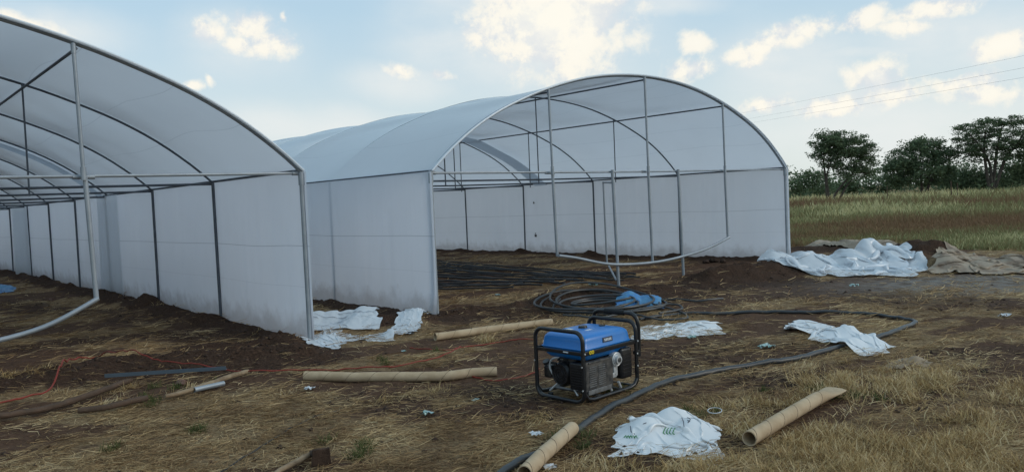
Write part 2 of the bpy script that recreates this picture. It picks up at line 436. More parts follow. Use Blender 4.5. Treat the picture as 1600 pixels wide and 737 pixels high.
class MB:
    def __init__(s): s.V = []; s.F = []
    def add(s, VF):
        o = len(s.V); s.V += [Vector(v) for v in VF[0]]; s.F += [tuple(i + o for i in f) for f in VF[1]]; return s
    def tube(s, pts, r, n=8, **k): return s.add(tube(pts, r, n, **k))
    def box(s, c, d, rot=None, bev=0.0, taper=1.0):
        bm = bmesh.new(); bmesh.ops.create_cube(bm, size=1)
        for v in bm.verts:
            k = taper if v.co.z > 0 else 1
            v.co = Vector((v.co.x * d[0] * k, v.co.y * d[1] * k, v.co.z * d[2]))
        if bev: bmesh.ops.bevel(bm, geom=bm.edges[:], offset=bev, segments=3, affect='EDGES', profile=.6)
        bm.verts.ensure_lookup_table()
        Rm = rot if rot is not None else Matrix.Identity(3)
        V = [Rm @ v.co + Vector(c) for v in bm.verts]; F = [tuple(v.index for v in f.verts) for f in bm.faces]
        bm.free(); return s.add((V, F))
    def obj(s, name, m, parent=None, smooth=True):
        o = mesh_obj(name, s.V, s.F, m, parent, smooth)
        if smooth:
            try: o.data.set_sharp_from_angle(angle=R(40))
            except Exception: pass
        return o
def spline(pts, n=8, closed=False):
    P = [Vector(p) for p in pts]; out = []
    N = len(P)
    for i in range(N if closed else N - 1):
        if closed: a, b, c, d = P[i - 1], P[i], P[(i + 1) % N], P[(i + 2) % N]
        else: a, b, c, d = P[max(i - 1, 0)], P[i], P[i + 1], P[min(i + 2, N - 1)]
        for k in range(n):
            u = k / n
            out.append(.5 * ((2 * b) + (c - a) * u + (2 * a - 5 * b + 4 * c - d) * u * u + (-a + 3 * b - 3 * c + d) * u ** 3))
    if not closed: out.append(P[-1])
    return out
def on_ground(pxs, r, lift=0, n=8, extra=None):
    """spline through photo points laid on the terrain"""
    pts = []
    for k, p in enumerate(pxs):
        e = extra[k] if extra else 0
        pts.append(at(p[0], p[1], e))
    sp = spline(pts, n)
    return [Vector((q.x, q.y, max(q.z, 0) + gzf(q.x, q.y) + r * .85 + lift)) for q in sp]

# ------------------------------------------------------------------ greenhouses
ARCH = [(0, 2.016), (.30, 2.28), (.74, 2.60), (1.23, 2.875), (1.76, 3.10), (2.30, 3.29), (2.97, 3.47), (3.6, 3.58), (4.2, 3.635), (4.684, 3.65)]
ARCH = ARCH + [(GW - x, z) for x, z in ARCH[-2::-1]]
AX = np.array([a[0] for a in ARCH]); AZ = np.array([a[1] for a in ARCH])
_sp = spline([(x, 0, z) for x, z in ARCH], 3)
ARC = [(p.x, p.z) for p in _sp]
def arch_z(x):
    return float(np.interp(x, [a[0] for a in ARC], [a[1] for a in ARC]))
HANG = (2.32, 4.684, 7.05)
def wob(k, s): return (vnoise(np.array([k * 1.7 + s]), np.array([s * 2.3]), 91)[0] - .5)
def greenhouse(origin, label, seed, bands, door=True, ze=.66):
    root = empty('greenhouse', origin, TH, label, 'greenhouse', 'shade tunnels standing side by side')
    g = lambda x, y: gzf(*(origin + U * x + LN * y).xy[:2])
    for k in range(NB):
        y = SP * k
        for sx, x in ((0, 0.0), (1, GW)):
            lean = wob(k, seed + sx) * .06 if k else 0
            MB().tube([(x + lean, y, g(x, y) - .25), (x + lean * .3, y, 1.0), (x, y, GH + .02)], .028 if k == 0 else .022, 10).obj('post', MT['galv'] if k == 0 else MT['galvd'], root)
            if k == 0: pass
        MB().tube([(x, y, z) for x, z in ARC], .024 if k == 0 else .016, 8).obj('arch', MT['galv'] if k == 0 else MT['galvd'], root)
        MB().tube([(0, y + .03, GH - .03 + .012), (GW * .5, y + .03, GH - .035), (GW, y + .03, GH - .018)], .017, 8).obj('tie_bar', MT['galv'] if k == 0 else MT['galvd'], root)
        for h in HANG:
            if k == 0: continue
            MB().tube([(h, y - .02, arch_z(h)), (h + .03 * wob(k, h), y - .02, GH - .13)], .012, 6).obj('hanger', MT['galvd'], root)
    # front bow: long hangers carrying a sagging bowed pipe
    for h, zb in zip(HANG, (ze, .37, ze)):
        m = MB().tube([(h - .03, -.045, arch_z(h) - .01), (h - .015, -.045, GH)], .019, 10)
        m.tube([(h - .015, -.045, GH + .06), (h - .015, -.045, GH - .07)], .027, 10)
        m.tube([(h - .03, -.045, arch_z(h) - .11), (h - .03, -.045, arch_z(h) - .02)], .024, 10)
        m.obj('hanger', MT['galv'], root)
        MB().tube([(h, -.03, GH - .04), (h + .03, -.03, zb)], .024, 10).obj('drop_pipe', MT['galv'], root)
    MB().tube(spline([(HANG[0] + .03, -.06, ze + .01), (2.75, -.06, .60), (3.5, -.06, .44), (4.3, -.06, .375), (5.1, -.06, .375), (6.0, -.06, .45), (6.6, -.06, .55), (HANG[2] + .04, -.06, ze + .01)], 6), .024, 10).obj('bowed_pipe', MT['galv'], root)
    for x_, y_, z_, dx_ in [(0, 0, GH - .03, .10), (GW, 0, GH - .03, -.10)]:
        MB().tube([(x_ + dx_ * .2, y_ + .03, GH - .018), (x_ + dx_, y_ + .03, GH - .019)], .026, 10).obj('clamp', MT['galv'], root)
        MB().tube([(x_, y_, GH - .16), (x_, y_, GH - .02)], .036, 10).obj('clamp', MT['galv'], root)
    for h in HANG:
        MB().tube([(h - .10, .03, GH - .034), (h + .10, .03, GH - .034)], .024, 10).obj('clamp', MT['galv'], root)
    if door:
        for x in (3.78, 5.60):
            MB().tube([(x + .02, -.02, g(x, 0) - .1), (x - .04, -.02, GH)], .026, 10).obj('door_post', MT['galv'], root)
        # open door leaf frame swung inwards
        h0 = Vector((3.78, .02, 0)); q_ = atd(945, 350, 14.9) - O2
        h1 = Vector((q_.dot(U), q_.dot(LN), 0))
        m = MB()
        m.tube([(h0.x, h0.y, 1.80), (h1.x, h1.y, 1.84)], .017, 8)
        m.tube([(h1.x, h1.y, 1.86), (h1.x + .02, h1.y, .30)], .017, 8)
        m.tube([(h1.x + .02, h1.y, .32), (h0.x, h0.y, .14)], .017, 8)
        m.obj('door_frame', MT['galv'], root)
    L = SP * (NB - 1)
    for x in (0, GW):
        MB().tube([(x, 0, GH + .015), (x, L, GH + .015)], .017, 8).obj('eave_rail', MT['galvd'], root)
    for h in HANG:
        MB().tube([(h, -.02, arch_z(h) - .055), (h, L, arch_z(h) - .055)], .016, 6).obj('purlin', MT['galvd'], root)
    # roof film, slack between the bows
    na_ = 64; ny = NB * 12 - 11
    xs_ = [i / (na_ - 1) for i in range(na_)]
    cum_ = [0]
    for a, b in zip(ARC[:-1], ARC[1:]): cum_.append(cum_[-1] + math.hypot(b[0] - a[0], b[1] - a[1]))
    px_ = np.interp(np.array(xs_) * cum_[-1], cum_, [a[0] for a in ARC]); pz_ = np.interp(np.array(xs_) * cum_[-1], cum_, [a[1] for a in ARC])
    nx_ = np.gradient(pz_); nz_ = -np.gradient(px_); ln_ = np.hypot(nx_, nz_); nx_ = -nx_ / ln_; nz_ = -nz_ / ln_
    Ys = np.linspace(-.05, L + .05, ny)
    PH = np.repeat(Ys / SP, na_); XS = np.tile(np.array(xs_), ny); SN = np.abs(np.sin(np.pi * PH)); E_ = np.maximum(np.sin(np.pi * XS), 0) ** .5
    wr = (fb(XS * 9 + PH * .5, PH * 2.2 - XS * 3, 1.0, 3, seed + 5) - .5) * .10 * E_ * SN
    wr = wr + (np.abs(fb(XS * 14 - PH * 3, PH * 1.4 + XS * 4, 1.0, 2, seed + 6) - .5) - .1) * .07 * E_ * SN ** .5
    O_ = .030 - .12 * SN ** .55 * E_ + wr
    rest_ = 0
    for h in HANG: rest_ = np.maximum(rest_, np.exp(-((np.tile(px_, ny) - h) / .4) ** 2))
    O_ = O_ * (1 - rest_ * .8) + .012 * rest_
    V = np.stack([np.tile(px_, ny) + np.tile(nx_, ny) * O_, np.repeat(Ys, na_), np.tile(pz_, ny) + np.tile(nz_, ny) * O_], 1)
    i, j = np.meshgrid(np.arange(ny - 1), np.arange(na_ - 1), indexing='ij')
    F = np.stack([i * na_ + j, i * na_ + j + 1, (i + 1) * na_ + j + 1, (i + 1) * na_ + j], -1).reshape(-1, 4)
    mesh_obj('roof_film', V, F, MT['roof'], root, True, attrs=[('arc', 'POINT', XS)])
    # doubled film where two sheets overlap
    for (y0, w0, drift) in bands:
        Vb = []; m_ = 7
        for a in range(m_):
            for q in range(na_):
                ww = w0 * (1 + .35 * math.sin(xs_[q] * 3 + y0))
                yy = y0 + drift * (xs_[q] - 1) + (a / (m_ - 1)) * ww
                o = -.045 - .11 * abs(math.sin(math.pi * yy / SP)) ** .55 * max(0, math.sin(math.pi * xs_[q])) ** .5 * (1 - .5 * max(math.exp(-((px_[q] - h) / .4) ** 2) for h in HANG))
                Vb.append((px_[q] + nx_[q] * o, yy, pz_[q] + nz_[q] * o))
        i, j = np.meshgrid(np.arange(m_ - 1), np.arange(na_ - 1), indexing='ij')
        F = np.stack([i * na_ + j, i * na_ + j + 1, (i + 1) * na_ + j + 1, (i + 1) * na_ + j], -1).reshape(-1, 4)
        mesh_obj('film_overlap', np.array(Vb), F, MT['band'], root, True)
    # film rolled round the front arch
    MB().tube([(x + nx * .012, -.055, z + nz * .012) for x, z, nx, nz in zip(px_, pz_, nx_, nz_)], .017, 8).obj('film_hem', MT['sheet'], root)
    # wall film
    for side, x in ((-1, 0.0), (1, GW)):
        nz2 = 30; nyy = NB * 14
        Yw = np.linspace(-.06, L + .06, nyy)
        W3 = [origin + U * x + LN * yy for yy in Yw]
        GB = np.repeat(gz(np.array([w.x for w in W3]), np.array([w.y for w in W3])), nz2); YY = np.repeat(Yw, nz2)
        FF = np.tile(np.linspace(0, 1, nz2), nyy); ZZ = GH - (GH - GB + .06) * FF; BB = np.abs(np.sin(np.pi * YY / SP))
        OUT = .030 - .015 * BB + (fb(YY * 1.6 + FF, ZZ * .7, 1, 3, seed + 9) - .5) * .05 * (BB * .8 + .1)
        OUT = OUT + (np.abs(fb(YY * 5, ZZ * .5, 1, 3, seed + 11) - .5) - .1) * .035 * (.2 + BB)
        OUT = OUT + .10 * np.maximum(0, FF - .82) / .18 * (fb(YY * 1.3, YY * 0 + seed, 1, 3, 5) - .15)
        V = np.stack([x + side * OUT, YY, ZZ], 1)
        i, j = np.meshgrid(np.arange(nyy - 1), np.arange(nz2 - 1), indexing='ij')
        F = np.stack([i * nz2 + j, i * nz2 + j + 1, (i + 1) * nz2 + j + 1, (i + 1) * nz2 + j], -1).reshape(-1, 4)
        mesh_obj('wall_film', V, F, MT['wall'], root, True)
    return root
g1 = greenhouse(O1, 'left shade tunnel of milky film on galvanised bows, cropped by the picture edge', 3,
                [(SP * 3.02, .55, .5), (SP * 7.0, .5, .2)], door=True, ze=.76)
g2 = greenhouse(O2, 'complete film covered tunnel in the middle with open arched front and black drip lines inside', 13,
                [(SP * 2.62, .75, -.3), (SP * 6.4, .5, .2)], door=True)
# second layer of film on the inside of the left tunnel's wall
def wall_patch(root, x, y0, y1, tone='over'):
    V = []; ny, nz2 = 16, 20
    o0 = Vector(root.location)
    for a in range(ny):
        yy = y0 + (y1 - y0) * a / (ny - 1)
        for q in range(nz2):
            f = q / (nz2 - 1); z = GH - (GH + .02) * f
            V.append((x + .012 * math.sin(a * 1.1) * f, yy + .10 * f * (1 if a > 8 else -.3), z))
    i, j = np.meshgrid(np.arange(ny - 1), np.arange(nz2 - 1), indexing='ij')
    F = np.stack([i * nz2 + j, i * nz2 + j + 1, (i + 1) * nz2 + j + 1, (i + 1) * nz2 + j], -1).reshape(-1, 4)
    mesh_obj('film_overlap', np.array(V), F, MT[tone], root, True)
wall_patch(g1, GW - .06, SP * 2.70, SP * 3.22)
wall_patch(g1, GW - .06, SP * 5.9, SP * 6.7)
# small printed marks and tears on tunnel 2's far wall
def wall_mark(px, py, w, h):
    n = U; d = ray(px, py); O = O2 + U * (GW - .035); C = Vector((0, 0, HC))
    tt = (O - C).dot(n) / d.dot(n); P = C + d * tt - O2
    lx, ly, lz = P.dot(U), P.dot(LN), P.z
    m = MB()
    m.box((lx, ly, lz), (.004, w, h), bev=.001); m.box((lx - .003, ly, lz + h * .9), (.004, w * .6, h * .4))
    m.obj('printed_mark', MT['engine'], g2)
wall_mark(834, 317, .06, .04); wall_mark(837, 368, .09, .07)

# ------------------------------------------------------------------ trees
def leaf_mesh(name, C, size, mt, parent, flat=.6):
    n = len(C); C = np.asarray(C)
    a = RNG.normal(size=(n, 3)); a[:, 2] *= flat; a /= np.linalg.norm(a, axis=1)[:, None]
    b = RNG.normal(size=(n, 3)); b -= (b * a).sum(1)[:, None] * a; b /= np.linalg.norm(b, axis=1)[:, None]
    s = size * RNG.uniform(.5, 1.4, n)[:, None]
    V = np.stack([C - a * s, C + b * s * .42, C + a * s, C - b * s * .42], 1).reshape(-1, 3)
    F = np.arange(4 * n).reshape(-1, 4)
    return mesh_obj(name, V, F, mt, parent, attrs=[('rnd', 'FACE', np.clip(RNG.normal(.45, .25, n), 0, 1))])
def tree(name, label, cat, base_px, Y, blobs_px, trunks, nclump, nleaf, leaf=.14, mt=None, clump=.45, group=None, flat=.45, r0=.16, solid=0.0):
    b = atd(base_px[0], base_px[1], Y); b.z = gzf(b.x, b.y)
    root = empty(name, b, 0, label, cat, group)
    sc = Y / FPX
    limb = MB(); C = []
    forks = []
    for tr in trunks:
        P = []
        for k, (px, py) in enumerate(tr):
            q = atd(px, py, Y + (0 if k < 2 else random.uniform(-.6, .6))) - b
            if k == 0: q.z = -.1
            P.append(q)
        sp = spline(P, 4); n = len(sp)
        limb.tube(sp, [r0 * (1 - .7 * i / (n - 1)) for i in range(n)], 7)
        forks += sp[n // 2:]
    for (px, py, rx, ry) in blobs_px:
        c = atd(px, py, Y) - b; RX, RZ = rx * sc, ry * sc; RY = RX * .9
        if trunks:
            f = min(forks, key=lambda q: (q - c).length + (2 if q.z > c.z else 0))
            sp = spline([f, (f * .4 + c * .6) + Vector((random.uniform(-.2, .2), random.uniform(-.2, .2), -.25)), c], 4)
            limb.tube(sp, [r0 * .4 * (1 - .7 * i / (len(sp) - 1)) for i in range(len(sp))], 5)
        k = max(4, int(nclump * RX * RZ))
        for _ in range(k):
            v = Vector((random.gauss(0, 1), random.gauss(0, 1), random.gauss(0, 1))).normalized() * random.uniform(solid * 0 + .35, 1) ** .6
            q = c + Vector((v.x * RX, v.y * RY, v.z * RZ))
            if q.z < .15: q.z = .15 + random.random() * .3
            if trunks and random.random() < .35:
                limb.tube([c, (c + q) / 2 + Vector((0, 0, -.1)), q], [.03, .02, .01], 4)
            cr = clump * random.uniform(.6, 1.3)
            pts = np.clip(RNG.normal(size=(nleaf, 3)), -1.7, 1.7) * np.array([cr, cr, cr * flat]) * .5
            C.append(pts + np.array(q))
    C = np.vstack(C); C[:, 2] = np.maximum(C[:, 2], .03)
    if trunks: limb.obj('trunk', MT['bark'], root)
    leaf_mesh('crown', C, leaf, mt or LEAF, root)
    return root
tree('thorn_tree', 'lone flat-topped thorn tree with two forking trunks standing nearest in the field', 'tree', (1298, 320), 72,
     [(1292,222,26,13),(1322,216,32,12),(1350,236,20,14),(1283,240,19,12),(1318,240,30,13),(1348,256,22,12),(1305,228,28,12),(1332,230,32,14),(1330,272,20,12),(1352,270,14,9),(1296,256,16,9),(1320,258,22,10),(1290,212,16,8)],
     [[(1296,322),(1294,300),(1292,275),(1300,250),(1312,230)],[(1299,322),(1306,302),(1320,284),(1334,268),(1340,250)],[(1293,285),(1288,262),(1285,245)],[(1306,300),(1322,292),(1332,280)]],
     30, 55, .10, clump=.60, flat=.4, r0=.13)
tree('thorn_tree', 'broad dense dark tree in the middle of the tree line', 'tree', (1440, 303), 92,
     [(1440,238,34,24),(1408,250,24,18),(1410,262,28,22),(1475,240,22,16),(1465,250,26,20),(1440,272,46,20),(1400,280,18,14),(1480,276,20,18),(1455,226,22,10),(1425,232,16,12),(1395,262,14,9)],
     [[(1440,305),(1440,285),(1436,262)],[(1444,305),(1455,280),(1465,255)]], 16, 46, .14, clump=.7, flat=.6, r0=.2)
tree('thorn_tree', 'tallest umbrella-shaped thorn tree with open limbs at the right picture edge', 'tree', (1550, 303), 90,
     [(1510,204,22,10),(1540,193,28,9),(1575,190,26,8),(1605,196,30,11),(1500,222,14,8),(1530,212,26,9),(1565,208,30,9),(1600,216,30,12),(1542,228,30,12),(1590,236,26,14),(1512,236,18,12),(1568,226,26,12),(1560,244,24,8),(1525,246,16,8),(1625,225,20,14),(1640,210,24,12)],
     [[(1550,305),(1549,280),(1546,255),(1530,228),(1515,210)],[(1550,280),(1556,250),(1560,222),(1565,200)],[(1551,275),(1570,250),(1590,225),(1600,205)],[(1547,262),(1538,240),(1540,205)]],
     24, 46, .115, clump=.6, flat=.4, r0=.22)
for (lbl, bx, Y, bl) in [
    ('low round bush just right of the tunnel corner', (1262, 303), 95, [(1250,286,20,16),(1275,280,22,14),(1240,292,14,12),(1285,290,16,12)]),
    ('pale low bush between the lone tree and the dense tree', (1360, 302), 100, [(1345,292,26,9),(1375,288,22,11),(1320,294,20,8)]),
    ('dark bush filling the gap between the dense tree and the tallest tree', (1505, 303), 94, [(1505,272,18,20),(1525,280,22,18),(1495,288,16,14)]),
    ('dark bush under the limbs of the tallest tree', (1575, 303), 93, [(1575,272,22,18),(1600,262,22,22),(1560,286,22,14),(1620,270,26,24)])]:
    tree('bush', lbl, 'bush', bx, Y, bl, [], 8, 60, .16, LEAFP if 'pale' in lbl else LEAF, clump=.95, group='bushes along the field edge', flat=.7)
# far woodland reading as one mass
pts = []
for _ in range(1500):
    a = R(random.uniform(-75, 75)); d = random.uniform(105, 150)
    x, y = d * math.sin(a), d * math.cos(a)
    h = 2.2 + 2.6 * vnoise(np.array([a * 30]), np.array([d * .03]), 5)[0]
    zz = random.uniform(.2, h)
    pts.append(RNG.normal(size=(80, 3)) * np.array([1.5, 1.2, .6]) + np.array([x, y, zz]))
pts = np.vstack(pts); pts[:, 2] = np.abs(pts[:, 2])
tag(leaf_mesh('far_woodland', pts, .25, LEAF, None), kind='stuff', label='low dark bush line closing the far side of the field', cat='woodland')

# ------------------------------------------------------------------ straw, grass
def blades(name, P, Z0, L_, hd, tilt, wd, rnd, mt, bend=.3, seg=2, label='', cat='', parent=None):
    n = len(P)
    d0 = np.stack([np.cos(hd) * np.cos(tilt), np.sin(hd) * np.cos(tilt), np.sin(tilt)], 1)
    hd2 = hd + RNG.normal(0, bend, n); tilt2 = tilt - np.abs(RNG.normal(0, bend, n)) * np.where(tilt > .5, 1.2, .25)
    d1 = np.stack([np.cos(hd2) * np.cos(tilt2), np.sin(hd2) * np.cos(tilt2), np.sin(tilt2)], 1)
    # width direction: across the blade
    sx = np.stack([-np.sin(hd), np.cos(hd), RNG.normal(0, .5, n)], 1)
    up = tilt > .5
    rh = RNG.uniform(0, math.pi, n)
    sx[up] = np.stack([np.cos(rh), np.sin(rh), 0 * rh], 1)[up]
    sx /= np.linalg.norm(sx, axis=1)[:, None]
    w = wd[:, None] * .5
    p0 = np.column_stack([P, Z0]); p1 = p0 + d0 * (L_ * .5)[:, None]; p2 = p1 + d1 * (L_ * .5)[:, None]
    V = np.stack([p0 - sx * w, p0 + sx * w, p1 + sx * w * .9, p1 - sx * w * .9, p2 + sx * w * .25, p2 - sx * w * .25], 1).reshape(-1, 3)
    b = np.arange(n)[:, None] * 6
    F = np.concatenate([b + np.array([[0, 1, 2, 3]]), b + np.array([[3, 2, 4, 5]])], 1).reshape(-1, 4)
    o = mesh_obj(name, V, F, mt, parent, attrs=[('rnd', 'FACE', np.repeat(rnd, 2))])
    return tag(o, label, cat, kind='stuff') if label else o
def sample(n, dmin, dmax, a0, a1, dens):
    a = np.radians(RNG.uniform(a0, a1, n)); d = 1 / RNG.uniform(1 / dmax, 1 / dmin, n)
    x = d * np.tan(a); y = d
    k = RNG.uniform(0, 1, n) < dens(x, y)
    return x[k], y[k]
x, y = sample(430000, 3.1, 32, -48, 46, lambda x, y: np.clip(straw_f(x, y) * 1.05 + .05, 0, 1) * (1 - field_f(x, y)) * (.35 + .65 * sstep(fb(x, y, 4, 3, 99), .35, .6)))
n = len(x)
sw = (fb(x, y, .8, 3, 101) - .5) * 5 + RNG.normal(0, .75, n)
rt = np.clip(fb(x, y, 2.0, 3, 111) * .9 + RNG.normal(0, .2, n), 0, 1)
blades('straw_litter', np.column_stack([x, y]), gz(x, y) + RNG.uniform(.001, .02, n), RNG.uniform(.04, .16, n) * np.clip(y / 6, 1, 2), sw,
       RNG.normal(.06, .12, n), np.maximum(.0030, .00064 * y) * RNG.uniform(.6, 1.4, n), rt, STRAW, .5, label='trampled dry straw scattered over the brown soil', cat='straw')
def tuft_area(n, lst, spread, ids=None):
    X = []; Y = []; I_ = []
    for (px, py, r, k) in lst:
        c = at(px, py); q = int(n * k)
        nt = max(2, int(q / 42))
        cx = RNG.normal(c.x, r, nt); cy = RNG.normal(c.y, r * .8, nt)
        id_ = RNG.integers(0, nt, q)
        I_.append(id_ + int(px) * 1000 + int(py)); X.append(cx[id_] + RNG.normal(0, spread, q)); Y.append(cy[id_] + RNG.normal(0, spread, q))
    if ids is not None: ids.append(np.concatenate(I_))
    return np.concatenate(X), np.concatenate(Y)
x, y = tuft_area(58000, [(1350,600,.32,.06),(1340,575,.3,.03),(1170,645,.22,.08),(1130,690,.2,.05),(1230,700,.25,.08),(1300,690,.3,.08),(1400,690,.35,.10),(1500,640,.35,.08),(1560,690,.4,.12),
    (1450,720,.4,.12),(1330,730,.3,.08),(1590,600,.35,.05),(1500,590,.4,.04),(1180,730,.3,.07),(1050,735,.2,.03),(880,735,.2,.01),(1280,640,.25,.04),(1640,660,.4,.06),
    (1400,640,.5,.06),(850,650,.12,.005),(450,520,.2,.004),(760,530,.12,.006),(300,480,.3,.01),(110,640,.2,.006),(250,610,.15,.003),(560,610,.3,.004),(170,610,.2,.006),(30,600,.3,.01),(860,505,.1,.003)], .05, TI := [])
k_ = RNG.uniform(0, 1, len(x)) < .06 + .94 * sstep(fb(x, y, 2.4, 3, 141), .47, .58); k_ &= seg_d(x, y, at(1165, 704), at(1312, 624)) > .10
k_ &= np.hypot((x - at(1045, 695).x) / .48, (y - at(1045, 695).y) / .36) > 1
x = x[k_]; y = y[k_]; ti = TI[0][k_]
n = len(x); hd_t = _h(ti, ti * 0 + 3, 5) * 6.28; co_t = _h(ti, ti * 0 + 9, 6)
blades('dry_grass', np.column_stack([x, y]), gz(x, y) - .005, RNG.uniform(.04, .125, n), hd_t + RNG.normal(0, .7, n), RNG.uniform(.15, 1.25, n), np.full(n, .0048) * RNG.uniform(.6, 1.3, n),
       np.clip(RNG.normal(.15, .22, n) + co_t * .75, 0, 1), DRY, .5, label='short standing tufts of dry yellow grass', cat='grass')
# a few green weeds
x, y = tuft_area(2600, [(1090,690,.1,.12),(960,610,.1,.04),(1300,610,.2,.1),(870,690,.15,.08),(280,610,.3,.1),(240,690,.3,.06),(600,700,.3,.08),(680,560,.3,.06),(1060,640,.2,.05)], .03)
k_ = np.hypot((x - at(1045, 695).x) / .5, (y - at(1045, 695).y) / .5) > 1
x = x[k_]; y = y[k_]
n = len(x)
blades('weeds', np.column_stack([x, y]), gz(x, y), RNG.uniform(.04, .10, n), RNG.uniform(0, 6.28, n), RNG.uniform(.6, 1.4, n), np.full(n, .005), RNG.uniform(0, 1, n), WEED, .4, label='sparse green weeds pushing through the straw', cat='weeds')
# unmown field
x, y = sample(240000, 14, 98, 12, 50, lambda x, y: field_f(x, y))
n = len(x)
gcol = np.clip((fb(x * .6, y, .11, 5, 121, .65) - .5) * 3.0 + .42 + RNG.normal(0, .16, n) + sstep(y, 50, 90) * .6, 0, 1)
hgt = (.16 + .55 * sstep(y, 18, 60)) * RNG.uniform(.4, 1.4, n) * (.35 + 1.3 * fb(x, y, .22, 4, 131, .65))
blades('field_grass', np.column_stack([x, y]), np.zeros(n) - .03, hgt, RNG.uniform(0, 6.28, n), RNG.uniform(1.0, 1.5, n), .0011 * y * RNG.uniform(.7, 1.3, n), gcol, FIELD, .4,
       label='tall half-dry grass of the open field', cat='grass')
# clods on the spoil heaps
cv = []; cf = []
base_v = [(0, 0, 1), (1, 0, 0), (0, 1, 0), (-1, 0, 0), (0, -1, 0), (0, 0, -1)]
base_f = [(0, 1, 2), (0, 2, 3), (0, 3, 4), (0, 4, 1), (5, 2, 1), (5, 3, 2), (5, 4, 3), (5, 1, 4)]
def clods(n, dmin, dmax, smax, dens):
    x, y = sample(n, dmin, dmax, -48, 46, dens); z = gz(x, y)
    for a, b, c in zip(x, y, z):
        s = random.uniform(.2, 1) ** 2.2 * smax + .004
        o = len(cv); th = random.random() * 6
        for v in base_v:
            j = [random.uniform(.6, 1.2) for _ in range(3)]
            xx, yy = v[0] * math.cos(th) - v[1] * math.sin(th), v[0] * math.sin(th) + v[1] * math.cos(th)
            cv.append((a + xx * s * j[0], b + yy * s * j[1], c + v[2] * s * .7 * j[2]))
        cf.extend([(p + o, q + o, r_ + o) for p, q, r_ in base_f])
clods(52000, 3.2, 22, .036, lambda x, y: np.clip(soil_f(x, y) ** 1.5, 0, 1) * .55 + .02)
tag(mesh_obj('soil_clods', np.array(cv), np.array(cf), MT['soil']), 'loose dark clods of freshly dug soil', 'soil', kind='stuff')

# ------------------------------------------------------------------ draped sheets (cloth settled under gravity with a small solver)
def settle(quad, over, n, bumps, seed, noise, iters, bend, pull):
    rs = np.random.default_rng(seed)
    Q = [np.array(q[:2]) for q in quad]
    w = (np.linalg.norm(Q[1] - Q[0]) + np.linalg.norm(Q[2] - Q[3])) / 2; h = (np.linalg.norm(Q[3] - Q[0]) + np.linalg.norm(Q[2] - Q[1])) / 2
    nx = n; ny = max(8, int(n * h * over[1] / (w * over[0])))
    gx, gy = np.meshgrid(np.linspace(0, 1, nx), np.linspace(0, 1, ny))
    def sm(k):
        z = 0
        for _ in range(12):
            a = rs.normal(0, k, 2) * 6.28; z = z + np.sin(gx * a[0] + gy * a[1] * h / w + rs.uniform(0, 6.28))
        return z / 5
    u, v = gx[..., None], gy[..., None]
    P2 = (Q[0] * (1 - u) + Q[1] * u) * (1 - v) + (Q[3] * (1 - u) + Q[2] * u) * v
    P = np.zeros((ny, nx, 3)); P[..., :2] = P2
    P[..., 0] += sm(1.6) * noise * .5; P[..., 1] += sm(1.6) * noise * .5
    def floor(X, Y):
        b = 0 * X
        for bx, by, bh, r1, r2 in bumps: b = np.maximum(b, bh * np.exp(-((X - bx) / r1) ** 2 - ((Y - by) / r2) ** 2))
        return b
    P[..., 2] = floor(P[..., 0], P[..., 1]) + .02 + np.abs(sm(1.5)) * noise + np.abs(sm(3.5)) * noise * .4
    V = P * 0; rx = w * over[0] / (nx - 1); ry = h * over[1] / (ny - 1)
    cons = []
    for dx, dy, st in ((1, 0, .9), (0, 1, .9), (1, 1, .35), (1, -1, .35), (2, 0, bend), (0, 2, bend), (4, 0, bend * .5), (0, 4, bend * .5)):
        L = math.hypot(dx * rx, dy * ry); step = max(abs(dx), abs(dy))
        for ph in range(2):
            cons.append((dx, dy, st, L, step, ph))
    def relax_pair(P, dx, dy, st, L, step, ph):
        ys = slice(0, ny - abs(dy)); y2 = slice(abs(dy), ny)
        if dy < 0: ys, y2 = y2, ys
        A = P[ys, 0:nx - dx]; B = P[y2, dx:nx]
        # alternate halves along the step axis so no vertex is moved twice at once
        idx = (np.arange(A.shape[1]) // step) % 2 == ph if dx else None
        row_mask = (np.arange(A.shape[0]) // step) % 2 == ph if not dx else None
        D = B - A; l = np.sqrt((D * D).sum(-1)) + 1e-9
        if step > 1: st_ = np.where(l < L, st, st * .3)
        else: st_ = st
        C = D * (st_ * .5 * (l - L) / l)[..., None]
        if idx is not None: C[:, ~idx] = 0
        else: C[~row_mask] = 0
        P[ys, 0:nx - dx] += C; P[y2, dx:nx] -= C
    c0 = P[..., :2].mean((0, 1)).copy()
    for it in range(iters):
        old = P.copy()
        V[..., 2] -= .0035 * pull; V *= .93
        P += V
        for _ in range(3):
            for c in cons: relax_pair(P, *c)
        fl = floor(P[..., 0], P[..., 1]) + .008
        under = P[..., 2] < fl + .004
        P[..., 2] = np.maximum(P[..., 2], fl)
        P[under, :2] = old[under, :2] + (P[under, :2] - old[under, :2]) * .35
        V = np.clip(P - old, -.03, .03)
    P[..., :2] += c0 - (P[..., :2].max((0, 1)) + P[..., :2].min((0, 1))) / 2
    return P, nx, ny
